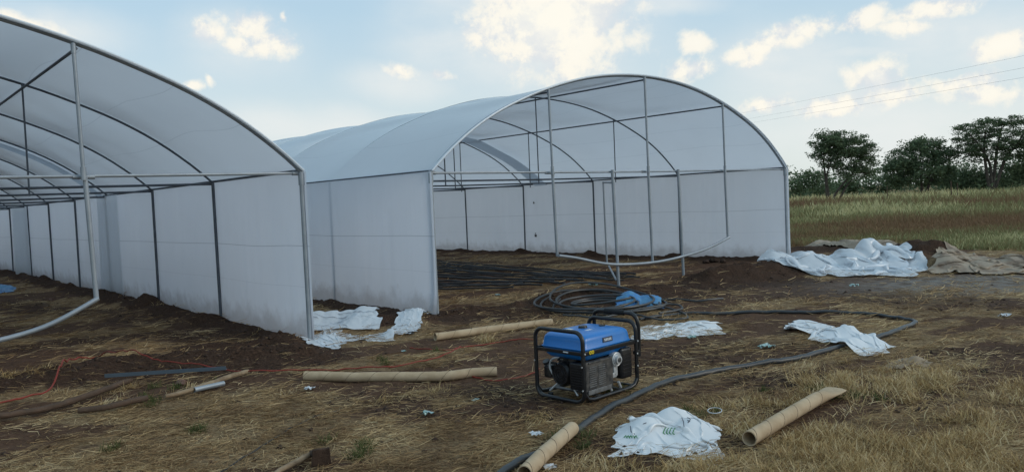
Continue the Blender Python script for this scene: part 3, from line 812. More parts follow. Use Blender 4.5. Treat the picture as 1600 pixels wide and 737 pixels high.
def drape(name, label, cat, quad_px, over, n, bumps, seed, m_, noise=.1, iters=120, bend=.05, pull=1.0, sub=1, thick=0, group=None, lumps=()):
    Q = [at(*p) for p in quad_px]; c = sum(Q, Vector()) / 4
    bumps = list(bumps) + [((at(px, py) - c).x, (at(px, py) - c).y, hh, rr5, rr5) for px, py, hh, rr5 in lumps]
    P, nx, ny = settle([q - c for q in Q], over, n, bumps, seed, noise, iters, bend, pull)
    P = P.reshape(-1, 3)
    P[:, 2] += gz(P[:, 0] + c.x, P[:, 1] + c.y) + (.002 if len(P) < 5200 else .02)
    i, j = np.meshgrid(np.arange(ny - 1), np.arange(nx - 1), indexing='ij')
    F = np.stack([i * nx + j, i * nx + j + 1, (i + 1) * nx + j + 1, (i + 1) * nx + j], -1).reshape(-1, 4)
    o = mesh_obj(name, P, F, m_, None, True); o.location = (c.x, c.y, 0)
    md = o.modifiers.new('smooth', 'SUBSURF'); md.levels = sub; md.render_levels = sub
    if thick:
        md = o.modifiers.new('film', 'SOLIDIFY'); md.thickness = thick
    return tag(o, label, cat, group)
# ------------------------------------------------------------------ crumpled sheets
def crumple(name, label, cat, foot_px, bumps, mt, amp=.05, freq=3.0, base=.02, seed=1, group=None, rings=64, nth=280, edge=.05, parent=None, raw=False, jag=.06, center=None, straight=True):
    P = [at(*p).xy for p in foot_px]
    c = at(*center).xy if center else sum(P, Vector((0, 0))) / len(P)
    sp = spline([(p.x, p.y, 0) for p in P], 10, closed=True) if not straight else [Vector((P[k].x, P[k].y, 0)).lerp(Vector((P[(k + 1) % len(P)].x, P[(k + 1) % len(P)].y, 0)), q_ / 8) for k in range(len(P)) for q_ in range(8)]
    # resample by arclength
    S = [0]
    for k in range(len(sp)): S.append(S[-1] + (sp[(k + 1) % len(sp)] - sp[k]).length)
    q = np.linspace(0, S[-1], nth, endpoint=False)
    bx = np.interp(q, S, [s.x for s in sp] + [sp[0].x]); by = np.interp(q, S, [s.y for s in sp] + [sp[0].y])
    size = S[-1] / 6.28
    nn = (fb(q / size, q * 0 + seed, 2.5, 4, seed, .6) - .5) * jag * 4
    bx = c.x + (bx - c.x) * (1 + nn); by = c.y + (by - c.y) * (1 + nn)
    rr_ = np.linspace(0, 1, rings) ** .8
    X = c.x + (bx - c.x)[None] * rr_[:, None]; Y = c.y + (by - c.y)[None] * rr_[:, None]
    X = X.ravel(); Y = Y.ravel(); Rr = np.repeat(rr_, nth)
    rs = np.random.default_rng(seed)
    H = np.full(len(X), base)
    for (px, py, h, r1, r2) in bumps:
        b = at(px, py); H = np.maximum(H, h * np.exp(-((X - b.x) / r1) ** 2 - ((Y - b.y) / r2) ** 2)) + .12 * h * np.exp(-((X - b.x) / r1) ** 2 - ((Y - b.y) / r2) ** 2)
    # creases: folded triangle waves in random directions, broken up by noise
    def facet(cell, an, sd_):
        rg = np.random.default_rng(sd_); th_ = rg.uniform(0, math.pi); ct, st2 = math.cos(th_), math.sin(th_)
        wx = X + (fb(X, Y, .6 / cell, 2, sd_ + 1) - .5) * .5 * cell; wy = Y + (fb(X, Y, .6 / cell, 2, sd_ + 2) - .5) * .5 * cell
        a = (wx * ct + wy * st2) / (cell * an); b = (-wx * st2 + wy * ct) / cell
        # jittered lattice of random heights, linear inside each triangle
        best = None
        out = np.zeros(len(X)); ia = np.floor(a).astype(int); ib = np.floor(b).astype(int)
        fa, fb_ = a - ia, b - ib
        h00, h10, h01, h11 = _h(ia, ib, sd_), _h(ia + 1, ib, sd_), _h(ia, ib + 1, sd_), _h(ia + 1, ib + 1, sd_)
        flip = _h(ia, ib, sd_ + 7) > .5
        up_ = fa + fb_ <= 1
        t1 = np.where(up_, h00 + (h10 - h00) * fa + (h01 - h00) * fb_, h11 + (h01 - h11) * (1 - fa) + (h10 - h11) * (1 - fb_))
        up2 = fa >= fb_
        t2 = np.where(up2, h00 + (h10 - h00) * fa + (h11 - h10) * fb_, h00 + (h11 - h01) * fa + (h01 - h00) * fb_)
        return np.where(flip, t1, t2) - .5
    cr = facet(.85 / freq, 2.0, seed * 31) * 1.15 + facet(.5 / freq, 1.8, seed * 31 + 5) * .75 + facet(.24 / freq, 1.6, seed * 31 + 9) * .36 + facet(.12 / freq, 1.4, seed * 31 + 13) * .14
    cr = cr * 1.5
    fall = 1 - sstep(Rr, .55, 1.0)
    H = H * (1 - sstep(Rr, 1 - edge * 6, 1.0) * .92) + amp * cr * (.25 + .75 * fall) + amp * .5
    H = np.maximum(H, .006 + .01 * fb(X, Y, 9, 2, seed))
    X2 = X + (fb(X, Y, freq * 1.3, 3, seed + 3) - .5) * amp * 2.2 * np.minimum(Rr * 3, 1); Y2 = Y + (fb(X, Y, freq * 1.3, 3, seed + 4) - .5) * amp * 2.2 * np.minimum(Rr * 3, 1)
    Zg = gz(X2, Y2) + H
    V = np.column_stack([X2 - c.x, Y2 - c.y, Zg])
    i, j = np.meshgrid(np.arange(rings - 1), np.arange(nth), indexing='ij'); j2 = (j + 1) % nth
    F = np.stack([i * nth + j, (i + 1) * nth + j, (i + 1) * nth + j2, i * nth + j2], -1).reshape(-1, 4)
    o = mesh_obj(name, V, F, mt, parent, smooth=False)
    o.location = (c.x, c.y, 0)
    tag(o, label, cat, group)
    return o, (V, c)
drape('plastic_sheet', 'large billowing heap of milky white film beside the tunnel corner', 'plastic sheet', [(1203,431),(1432,431),(1418,408),(1215,408)], (1.5, 1.7), 84,
      [(-1.3,0,.36,.45,.5),(-.6,.1,.30,.5,.5),(.25,.1,.34,.35,.5),(.6,.2,.50,.22,.3),(1.0,.1,.22,.3,.5)], 5, MT['sheet'], noise=.42, iters=75, bend=.16)
crumple('sheet_tail', 'flat white film tail lying right of the big heap', 'plastic sheet', [(1405,418),(1420,424),(1450,421),(1448,414),(1420,412)],
        [], MT['sheet'], amp=.02, freq=4, seed=8)
drape('tarpaulin', 'crumpled dusty beige tarpaulin heap at the right picture edge', 'tarpaulin', [(1466,427),(1660,427),(1660,408),(1475,408)], (1.4, 1.6), 84,
      [(-.9,.1,.26,.35,.5),(-.3,0,.12,.4,.4),(.4,.1,.15,.5,.4)], 11, MT['tarp'], noise=.32, iters=75, bend=.2)
crumple('tarpaulin', 'long flat beige tarpaulin strip lying behind the white heap', 'tarpaulin',
        [(1250,388),(1290,392),(1340,396),(1420,396),(1410,390),(1330,386),(1270,382)], [(1275,386,.16,.8,.5),(1390,392,.18,.8,.6)], MT['tarp'], amp=.05, freq=1.5, base=.12, seed=19)
drape('empty_sack', 'white sack spread flat behind the generator', 'sack', [(990,527),(1126,519),(1118,503),(1000,508)], (1.3, 1.4), 60, [(.3,.1,.06,.2,.15)], 9, MT['sack'], noise=.16, iters=45, bend=.2)
drape('empty_sack', 'twisted long white sack lying across the thick black hose', 'sack', [(1232,508),(1382,551),(1391,543),(1244,498)], (1.08, 2.3), 90, [(-.4,.3,.07,.2,.2),(.1,-.05,.11,.25,.2),(.4,-.3,.10,.22,.2)], 7, MT['sack'], noise=.20, iters=45, bend=.2, lumps=[(1290,548,.075,.16),(1310,543,.085,.16),(1330,537,.085,.16),(1350,532,.085,.16),(1372,526,.075,.16)])
sack = drape('empty_sack', 'crumpled white printed sack in front of the generator with green and blue marks', 'sack', [(960,703),(1116,720),(1128,658),(975,648)], (1.45, 1.45), 64,
      [(.05,.12,.15,.18,.12),(-.14,.04,.13,.15,.15),(.14,.0,.10,.15,.12)], 31, MT['sack'], noise=.26, iters=24, bend=.35)
crumple('paper_scrap', 'torn brown cardboard scraps lying in the dry grass', 'paper scrap',
        [(1380,570),(1405,572),(1430,566),(1452,572),(1458,564),(1432,556),(1405,558)], [(1425,562,.05,.1,.06)], MT['paper'], amp=.022, freq=7, base=.01, seed=43, jag=.2)
drape('plastic_bag', 'glossy blue plastic bag behind the coil of black pipe', 'plastic bag', [(962,481),(1034,481),(1024,468),(968,468)], (1.2, 1.3), 44, [(-.12,.05,.17,.2,.25),(.15,0,.12,.22,.25)], 17, MT['bluefilm'], noise=.06, iters=80)
crumple('plastic_bag', 'blue bag lying inside the left tunnel at the picture edge', 'plastic bag',
        [(-40,456),(0,458),(22,455),(26,449),(5,445),(-30,446)], [(5,451,.09,.3,.2),(-20,451,.1,.3,.2)], MT['bluefilm'], amp=.02, freq=4, base=.05, seed=53)
# loose film between the tunnels
drape('plastic_sheet', 'torn tongue of film on the soil at the front post of the left tunnel', 'plastic sheet', [(474,535),(525,545),(545,520),(500,514)], (1.2, 1.3), 46, [(.0,.0,.05,.12,.1)], 13, MT['sheet'], noise=.14, iters=60, bend=.2)
drape('plastic_sheet', 'narrow ribbon of film winding over dark soil between the tunnels', 'plastic sheet', [(520,532),(622,528),(618,516),(525,522)], (1.15, 1.6), 70, [(.35,0,.09,.12,.12)], 14, MT['sheet'], noise=.10, iters=60, bend=.2)
drape('plastic_sheet', 'bundle of folded white film by the foot of the middle tunnel', 'plastic sheet', [(606,520),(640,520),(672,496),(640,490)], (1.3, 1.4), 44, [(.1,.1,.06,.12,.12)], 15, MT['sheet'], noise=.14, iters=60, bend=.2)
drape('film_roll', 'loosely rolled white film lying behind the right front post of the left tunnel', 'film roll', [(484,515),(592,512),(588,496),(484,498)], (1.03, 1.5), 60,
      [(x_, .02, .17, .30, .15) for x_ in (-.55, -.35, -.15, .05, .25, .4)], 23, MT['sheet'], noise=.03, iters=45, bend=.3)
# print marks on the foreground sack
def sack_marks():
    from mathutils.bvhtree import BVHTree
    me = sack.data
    bvh = BVHTree.FromPolygons([v.co.copy() for v in me.vertices], [tuple(p.vertices) for p in me.polygons])
    C = Vector((0, 0, HC)) - sack.location
    def strokes(lst, w, m_, nm):
        m = MB()
        for st_ in lst:
            pts = []
            for (px, py) in st_:
                d = ray(px, py).normalized(); h = bvh.ray_cast(C, d)
                if h[0] is not None: pts.append(h[0] + h[1] * (.003 if h[1].dot(d) < 0 else -.003))
            if len(pts) > 1: m.tube(pts, w, 5)
        if m.V: m.obj(nm, m_, sack)
    g = []
    for k in range(4):
        x0 = 1036 + k * 5
        g.append([(x0, 676), (x0 + 2, 671), (x0 + 4, 668)]); g.append([(x0, 676), (x0 + 3, 678)])
    g += [[(975 + k * 4, 683), (978 + k * 4, 680), (980 + k * 4, 684)] for k in range(5)]
    strokes(g[:8], .0028, MT['green'], 'green_print'); strokes(g[8:], .0028, MT['green'], 'green_print')
    b = [[(1034 + k * 3, 632), (1036 + k * 3, 628), (1038 + k * 3, 631)] for k in range(4)]
    b += [[(1065, 652), (1068, 658), (1069, 666)], [(1074, 652), (1078, 654)], [(1074, 656), (1078, 658)], [(1075, 660), (1079, 655)], [(985, 665), (986, 674), (992, 678)], [(1005, 662), (1010, 660)]]
    strokes(b, .0022, MT['ink'], 'dark_print')
sack_marks()

# ------------------------------------------------------------------ tubes, pipes, sticks
def hollow(name, label, cat, pxs, r, m_, lift=0, wall=.006, n=20, taper=None, flat_end=None, group=None, z_add=None, seg=6):
    sp = on_ground(pxs, r, lift, seg)
    N = len(sp)
    # straighten heights
    z0, z1 = sp[0].z, sp[-1].z
    for k, q in enumerate(sp): q.z = q.z * .25 + (z0 + (z1 - z0) * k / (N - 1)) * .75 + (z_add or 0) + .006
    V, F = tube(sp, r, n, caps=False)
    Vi, Fi = tube(sp, r - wall, n, caps=False)
    o = len(V); V = V + Vi; F = F + [tuple(i + o for i in reversed(f)) for f in Fi]
    for e in (0, (N - 1) * n):
        for q in range(n):
            q2 = (q + 1) % n; f = (e + q, e + q2, o + e + q2, o + e + q)
            F.append(f if e else f[::-1])
    if flat_end:                                # crushed end
        d = (sp[-1] - sp[0]).normalized(); side = d.cross(Vector((0, 0, 1))).normalized(); Lt = (sp[-1] - sp[0]).length
        for v in V:
            s_ = ((v - sp[0]).dot(d)) / Lt
            k_ = float(sstep(np.array(s_), 1 - flat_end, 1 - flat_end * .35))
            if k_ > 0:
                c0 = sp[0] + d * (s_ * Lt); rel = v - c0
                v += side * rel.dot(side) * .75 * k_; v.z -= rel.z * .72 * k_ + r * .10 * k_
    o_ = mesh_obj(name, V, F, m_, None, True)
    try: o_.data.set_sharp_from_angle(angle=R(45))
    except Exception: pass
    if name == 'cardboard_tube':
        hel = []; Ltot = sum((sp[k + 1] - sp[k]).length for k in range(N - 1)); run_ = 0
        for k in range(N - 1):
            a_, b_ = sp[k], sp[k + 1]; d_ = (b_ - a_); sd_ = d_.cross(Vector((0, 0, 1))).normalized(); uu_ = sd_.cross(d_).normalized()
            for q in range(6):
                f_ = q / 6; pos = a_ + d_ * f_; run = run_ + d_.length * f_
                if flat_end and run > Ltot * (1 - flat_end): continue
                an_ = run / .22 * 2 * math.pi
                hel.append(pos + (sd_ * math.cos(an_) + uu_ * math.sin(an_)) * (r + .0002))
            run_ += d_.length
        MB().tube(hel, .0016, 4).obj('spiral_seam', MT['wood'], o_)
    return tag(o_, label, cat, group)
cg = 'cardboard tubes lying on the ground'
hollow('cardboard_tube', 'long cardboard tube with a slight kink lying in front left of the generator', 'cardboard tube', [(477,591),(560,592),(640,591),(700,589),(735,584),(776,581)], .044, MT['card'], group=cg, seg=8)
hollow('cardboard_tube', 'cardboard tube pointing at the back of the generator from the left', 'cardboard tube', [(680,529),(770,516),(862,505)], .045, MT['card'], group=cg, seg=16)
hollow('cardboard_tube', 'cardboard tube with a crushed flat end in the grass at the right', 'cardboard tube', [(1171,697),(1240,654),(1306,616)], .047, MT['card'], z_add=.02, flat_end=.22, group=cg, seg=10)
hollow('cardboard_tube', 'cardboard tube lying on the thick black hose at the bottom edge', 'cardboard tube', [(820,752),(860,712),(895,680)], .045, MT['card'], z_add=.03, group=cg, seg=12)
# thick hose
m = MB()
hp = [(1000,498),(1060,491),(1130,489),(1210,487),(1290,488),(1360,490),(1400,494),(1426,498)]
h1 = on_ground(hp, .024, 0, 6)
hq = [(1432,501),(1415,511),(1390,521),(1350,532),(1300,545),(1240,560),(1170,570),(1110,580),(1050,594),(1000,613),(960,632),(925,653),(890,678),(850,705),(800,730),(740,765)]
h2 = on_ground(hq, .026, 0, 6)
m.tube(h1 + h2[:1] + h2[1:], [.022] * len(h1) + [.016] + [.027] * (len(h2) - 1), 12)
tag(m.obj('thick_hose', MT['hose']), 'thick black irrigation hose folded back in a long hairpin across the yard', 'hose')
# coil
m = MB(); pts = []
cc = at(945, 480); turns = 7.5; N = 260
for k in range(N):
    f = k / (N - 1); a = f * turns * 2 * math.pi + 2.4
    j1 = wob(int(f * turns * 2) * 1.0, 3) ; s = (vnoise(np.array([f * 13]), np.array([2.0]), 5)[0] - .5)
    rad = .62 + .16 * math.sin(f * 11) + s * .25
    x = cc.x + rad * 1.08 * math.cos(a) + .10 * math.sin(f * 7) - .05; y = cc.y + rad * 1.05 * math.sin(a) + s * .25
    pts.append(Vector((x, y, gzf(x, y) + .018 + .17 * f * (.6 + .4 * math.sin(a * .5 + 1)) + .02 * math.sin(a * 1.3))))
sm = [(pts[max(0, i - 2)] + pts[max(0, i - 1)] + pts[i] + pts[min(N - 1, i + 1)] + pts[min(N - 1, i + 2)]) / 5 for i in range(N)]
m.tube(sm, .0165, 8)
tail = on_ground([(985,492),(1030,500),(1075,497),(1040,482),(1000,474)], .014, .03)
m.tube(tail, .0135, 8)
m.tube(on_ground([(950,490),(985,476),(1040,470),(1090,472),(1130,468)], .014, .02), .0135, 8)
m.tube(on_ground([(880,498),(940,500),(1000,487),(1050,480),(1066,487),(1030,494)], .014, .05), .0135, 8)
tag(m.obj('pipe_coil', MT['hose']), 'untidy coil of thin black poly pipe on dark soil behind the generator', 'pipe coil')
# drip lines inside the middle tunnel
dg = 'black drip lines laid inside the middle tunnel'
lines = []
for k in range(17):
    f = k / 16
    x0, y0 = 655, 407 + f * 49
    x1, y1 = 1000 - 190 * f + random.uniform(-12, 12), 431 + f * 20 + 3 * math.sin(k * 2)
    pxs = [(x0 + (x1 - x0) * u_, y0 + (y1 - y0) * (u_ ** .9) + random.uniform(-1.0, 1.0)) for u_ in (0, .2, .4, .6, .8, 1)]
    pts = on_ground(pxs, .012, .035, 5)
    o = MB().tube(pts, .019, 6).obj('drip_line', MT['drip'])
    tag(o, 'thin black drip line in the fan of parallel lines inside the middle tunnel', 'drip line', dg)
for pxs in ([(690,412),(760,420),(885,432),(975,440)], [(690,418),(800,424),(900,434),(1000,436)]):
    tag(MB().tube(on_ground(pxs, .012, .03), .015, 6).obj('drip_line', MT['drip']), 'thin black drip line in the fan of parallel lines inside the middle tunnel', 'drip line', dg)
tag(MB().tube(on_ground([(330,745),(400,700),(460,665),(530,640)], .004, .01), .005, 5).obj('thin_line', MT['drip']), 'thin dark line trailing over the straw at the bottom left', 'cord')
# red cord
tag(MB().tube(on_ground([(-30,648),(0,641),(40,631),(75,622),(95,600),(110,582),(135,570)], .007, .055), .008, 6).obj('power_cord', MT['red']), 'bright red cord curving down the spoil heap at the left edge', 'cord')
tag(MB().tube(on_ground([(135,570),(146,566),(155,566),(200,573),(240,578),(300,580),(350,582),(395,587),(460,584),(540,582),(600,578),(640,572),(690,560),(720,546)], .006, .05), .006, 6).obj('power_cord', MT['red']), 'dull red cord running from the spoil heap behind the long cardboard tube', 'cord')
tag(MB().tube(on_ground([(640,541),(690,545),(740,538),(800,530),(840,528)], .005, .006), .006, 6).obj('power_cord', MT['red']), 'faded thin red cord looping behind the long tube', 'cord')
tag(MB().tube(on_ground([(700,580),(745,586),(780,592),(830,580),(842,572)], .005, .01), .006, 6).obj('power_cord', MT['red']), 'short red cord by the tube end next to the generator', 'cord')
# angle bar, sticks, spade
def bar(name, label, cat, pxs, prof, m_, lift=.02):
    a, b = [at(*p) for p in pxs]; a.z = gzf(a.x, a.y) + lift; b.z = gzf(b.x, b.y) + lift
    d = (b - a); L_ = d.length; d.normalize(); s_ = Vector((0, 0, 1)).cross(d).normalized(); u_ = d.cross(s_)
    m = MB(); n = len(prof)
    V = []
    for f in (a, b): V += [f + s_ * p[0] + u_ * p[1] for p in prof]
    F = [(i, (i + 1) % n, n + (i + 1) % n, n + i) for i in range(n)] + [tuple(range(n))[::-1], tuple(range(n, 2 * n))]
    m.add((V, F)); return tag(m.obj(name, m_, None, False), label, cat)
ang_p = [(-.022, 0), (.022, 0), (.022, .004), (-.018, .004), (-.018, .034), (-.022, .034)]
bar('steel_bar', 'straight blue-grey steel angle bar resting on the dark spoil', 'metal bar', [(166,605),(355,592)], ang_p, MT['steel'], .10)
hollow('short_pipe', 'short silver pipe offcut propped on the pale stake', 'pipe', [(304,614),(350,603)], .022, MT['galv'], wall=.003, z_add=.02)
def stick(name, label, pxs, r, m_, rnd=.15, lift=0):
    sp = on_ground(pxs, r, lift, 6); N = len(sp)
    rs = [r * (1 + rnd * (vnoise(np.array([k * .25]), np.array([r * 99]), 3)[0] - .5) * 2) for k in range(N)]
    rs[0] *= .8; rs[-1] *= .85
    return tag(MB().tube(sp, rs, 9).obj(name, m_), label, 'wooden pole')
stick('wooden_pole', 'long crooked brown pole with a knot at the lower left', [(-30,665),(20,655),(80,640),(140,625),(205,603)], .027, MT['wood'], lift=.035)
stick('wooden_pole', 'short thick brown pole cut square at its end', [(122,646),(170,640),(231,628)], .029, MT['wood'], lift=.03)
stick('wooden_pole', 'pale split stake lying under the silver pipe offcut', [(258,626),(300,614),(345,600),(388,586)], .022, MT['palewood'], lift=.03)
hoe = empty('hoe', at(475, 722), 0, 'hoe with a dark soil-caked blade cropped by the bottom edge', 'hoe')
b0 = Vector(hoe.location)
hp_ = [q - b0 for q in on_ground([(410,752),(445,733),(488,712)], .02, .02, 5)]
MB().tube(hp_, [.018 + .002 * math.sin(k) for k in range(len(hp_))], 10).obj('handle', MT['palewood'], hoe)
c_ = at(500, 728) - b0
rotm = Matrix.Rotation(.5, 3, 'Z') @ Matrix.Rotation(.9, 3, 'Y')
mb = MB(); mb.box((c_.x + .01, c_.y, .06), (.12, .02, .11), Matrix.Rotation(.35, 3, 'Z') @ Matrix.Rotation(.25, 3, 'X'), bev=.006, taper=.85); mb.tube([hp_[-1], (c_.x, c_.y, .07)], .022, 10)
mb.obj('blade', MT['soil'], hoe)
# ring, litter, stones
tag(MB().tube([at(1117 + 11 * math.cos(a), 645 + 4.5 * math.sin(a)) + Vector((0, 0, .02)) for a in np.linspace(0, 6.28, 28)[:-1]], .003, 5, closed=True).obj('wire_ring', MT['white']), 'thin pale wire ring lying right of the printed sack', 'ring')
def litter(px, py, r, m_, seed, label, name='litter_scrap'):
    c0 = at(px, py); rs = random.Random(seed); V = []; F = []
    n = 14
    for k in range(3):
        o = len(V); cx, cy = rs.uniform(-r, r) * .6, rs.uniform(-r, r) * .5
        V.append((cx, cy, r * rs.uniform(.3, .7)))
        for q in range(n):
            a = 2 * math.pi * q / n; rr3 = r * rs.uniform(.35, 1)
            V.append((cx + rr3 * math.cos(a), cy + rr3 * math.sin(a) * .8, rs.uniform(0.004, r * .6)))
        for q in range(n): F.append((o, o + 1 + q, o + 1 + (q + 1) % n))
    o = mesh_obj(name, V, F, m_); o.location = (c0.x, c0.y, gzf(c0.x, c0.y) + .004)
    return tag(o, label, 'litter')
for px, py, r, mm, lb in [(487,607,.05,'white','small crumpled white and blue wrapper left of the long tube'), (675,648,.055,'foil','torn foil wrapper alone on the straw in front of the long tube'),
    (742,622,.03,'foil','tiny foil scrap near the dark patch left of the generator'),
    (630,546,.03,'foil','little greenish foil scrap below the film strip'), (838,678,.045,'white','slim white torn wrapper left of the thick hose'),
    (862,728,.05,'white','white wrapper beside the tube on the hose'), (1078,525,.06,'foil','greenish clear wrapper in front of the flat sack'), (1198,541,.08,'foil','clear film scrap between the two hose runs'),
    (1335,447,.07,'foil','small clear scrap in front of the big white heap'), (1570,492,.06,'white','small white scrap far right of the hose bend'),     (930,446,.10,'foil','silvery film scrap at the end of the drip lines'),
    (776,462,.06,'foil','tiny grey scrap in front of the drip lines')]:
    litter(px, py, r, MT[mm], int(px * 7 + py), lb)
def stone(px, py, r, m_, label):
    c0 = at(px, py); bm = bmesh.new(); bmesh.ops.create_icosphere(bm, subdivisions=3, radius=r)
    for v in bm.verts:
        nn = vnoise(np.array([v.co.x / r * 1.4 + px]), np.array([v.co.y / r * 1.4 + v.co.z / r * 2]), 3)[0]
        v.co *= .75 + .5 * nn; v.co.z *= .65
    me = bpy.data.meshes.new('stone'); bm.to_mesh(me); bm.free(); me.materials.append(m_)
    o = bpy.data.objects.new('stone', me); COL.objects.link(o); o.location = (c0.x, c0.y, gzf(c0.x, c0.y) + r * .35)
    return tag(o, label, 'stone')
stone(80, 469, .06, MT['stone'], 'pale reddish stone on the soil inside the left tunnel')
stone(1103, 411, .09, MT['soil'], 'small dark clod, first of three along the far wall foot'); stone(1116, 410, .12, MT['soil'], 'biggest dark clod, middle of three along the far wall foot')
stone(1130, 411, .07, MT['soil'], 'small dark clod nearest the big soil mound by the far wall')
stone(282, 598, .05, MT['stone'], 'reddish stone lying beside the steel angle bar'); stone(642, 520, .04, MT['rubber'], 'small black lump at the end of the film strip')

# ------------------------------------------------------------------ field posts and wires
for px, top, Y, lb in [(1486, 283, 60, 'thin leaning fence post in the field, left one of three'), (1496, 286, 66, 'thin fence post in the field, middle one of three'), (1386, 290, 70, 'short thin fence post in the field near the dense tree')]:
    b = atd(px, 310, Y); b.z = 0; tz = atd(px, top, Y)
    o = MB().tube([(0, 0, -.1), (.03, 0, tz.z * .5), (tz.x - b.x, 0, tz.z)], [.045, .042, .035], 7).obj('fence_post', MT['wood']); o.location = b
    tag(o, lb, 'fence post', 'posts standing in the field')
for k, (y0, y1) in enumerate([(183, 88), (193, 108), (199, 124)]):
    a = atd(1120, y0 + 2, 105); b = atd(1660, y1 - 12, 44)
    d = b - a; pts = [a - d * 1.5 + (b - a) * 0 + d * (i / 40) * 3.5 for i in range(41)]
    pts = [p + Vector((0, 0, 1.6 * ((i / 40 - .57) ** 2 - 0) * 1.2)) for i, p in enumerate(pts)]
    tag(MB().tube(pts, .006, 4).obj('overhead_wire', MT['wire']), ('topmost', 'middle', 'lowest')[k] + ' of three thin overhead wires crossing the sky at the right', 'overhead wire', 'overhead power wires')

# ------------------------------------------------------------------ generator
GF = at(914, 629); GA = R(44)
gen_label = 'blue and black portable petrol generator in a black tube frame'
G = empty('generator', (GF.x, GF.y, gzf(GF.x, GF.y) + .0), GA, gen_label, 'generator')
GL, GWd, GHt = .66, .50, .56
def rrect(w, h, rad, n=6):
    out = []
    for cx, cy, a0 in ((w - rad, h - rad, 0), (rad, h - rad, 90), (rad, rad, 180), (w - rad, rad, 270)):
        for k in range(n + 1):
            a = R(a0 + 90 * k / n); out.append((cx + rad * math.cos(a), cy + rad * math.sin(a)))
    return out
for X0 in (0, GL):
    MB().tube([(X0, p[0], p[1] + .02) for p in rrect(GWd, GHt - .02, .075)], .0165, 12, closed=True).obj('frame_loop', MT['black'], G)
for Y0 in (0.0, GWd):
    MB().tube([(-.005, Y0, .10), (.04, Y0, .045), (.10, Y0, .032), (GL - .10, Y0, .032), (GL - .04, Y0, .045), (GL + .005, Y0, .10)], .0155, 12).obj('bottom_rail', MT['black'], G)
    MB().box((GL / 2, Y0, .395), (GL + .01, .012, .032), bev=.003).obj('tank_rail', MT['black'], G)
for X0 in (0.0, GL):
    MB().box((X0, GWd / 2, .395), (.012, GWd, .028), bev=.003).obj('tank_rail', MT['black'], G)
for X0 in (.20, .46):
    MB().box((X0, GWd / 2, .04), (.045, GWd, .01), bev=.002).obj('cross_plate', MT['engine'], G)
for X0, Y0 in ((.1, .05), (.1, GWd - .05), (GL - .1, .05), (GL - .1, GWd - .05)):
    MB().tube([(X0, Y0, -.005), (X0, Y0, .02)], .022, 12).obj('rubber_foot', MT['rubber'], G)
# folded carrying handle on the far end
m = MB(); m.tube(spline([(GL + .06, .02, .26), (GL + .065, .02, .42), (GL + .055, .02, .55), (GL + .05, .06, .605), (GL + .05, .14, .615), (GL + .05, GWd - .14, .615), (GL + .05, GWd - .06, .605), (GL + .055, GWd - .02, .55), (GL + .06, GWd - .02, .26)], 6), .017, 12)
m.box((GL + .03, .02, .30), (.06, .03, .03), bev=.004); m.box((GL + .03, GWd - .02, .30), (.06, .03, .03), bev=.004)
hd_ = m.obj('carry_handle', MT['black'], G)
MB().tube([(GL + .05, GWd * .3, .615), (GL + .05, GWd * .7, .615)], .024, 14).obj('grip', MT['rubber'], hd_)
# tank: pressed shell with crowned, chamfered top and skirt below the rail
def tank():
    def ring(z, x0, x1, y0, y1, rad):
        n = 5; out = []
        for cx, cy, a0 in ((x1 - rad, y1 - rad, 0), (x0 + rad, y1 - rad, 90), (x0 + rad, y0 + rad, 180), (x1 - rad, y0 + rad, 270)):
            for k in range(n + 1):
                a = R(a0 + 90 * k / n); out.append(Vector((cx + rad * math.cos(a), cy + rad * math.sin(a), z)))
        return out
    x0, x1, y0, y1 = .035, GL - .03, .022, GWd - .022
    prof = [(.318, .075, .03), (.326, .05, .04), (.352, .022, .045), (.395, .012, .045), (.408, 0.0, .03), (.416, -.004, .03), (.424, .004, .035), (.475, .010, .04), (.496, .017, .04), (.512, .032, .045), (.522, .060, .05), (.528, .10, .04), (.530, .16, .03)]
    V = []; F = []; n = 24
    for z, i_, rad in prof: V += ring(z, x0 + i_, x1 - i_, y0 + i_ * .8, y1 - i_ * .8, rad)
    for k in range(len(prof) - 1):
        for q in range(n): F.append((k * n + q, k * n + (q + 1) % n, (k + 1) * n + (q + 1) % n, (k + 1) * n + q))
    F.append(tuple(range(n))[::-1]); F.append(tuple((len(prof) - 1) * n + q for q in range(n)))
    return V, F
m = MB(); m.add(tank()); tk = m.obj('fuel_tank', MT['blue'], G)
tk.data.set_sharp_from_angle(angle=R(60))
MB().tube([(GL * .5, GWd * .56, .525), (GL * .5, GWd * .56, .532), (GL * .5, GWd * .56, .547)], [.040, .038, .034], 24).obj('fuel_cap', MT['black'], tk)
mm = MB(); mm.tube([(GL * .74, GWd * .42, .523), (GL * .74, GWd * .42, .536)], .027, 20); mm.obj('fuel_gauge', MT['black'], tk)
MB().box((GL * .30, GWd * .66, .529), (.09, .06, .003), bev=.001).obj('label_plate', MT['white'], tk)
MB().box((GL * .42, GWd * .35, .529), (.07, .03, .003), bev=.001).obj('label_plate', MT['white'], tk)
# badge pressed in the tank side facing the camera
mm = MB(); mm.box((GL * .50, .027, .462), (.12, .006, .038), Matrix.Rotation(R(-8), 3, 'X'), bev=.001); mm.obj('tank_badge', MT['ink'], tk)
mm = MB()
for k in range(5): mm.box((GL * .50 - .036 + .018 * k, .0228, .462), (.011, .002, .020), Matrix.Rotation(R(-8), 3, 'X'))
mm.obj('badge_letters', MT['white'], tk)
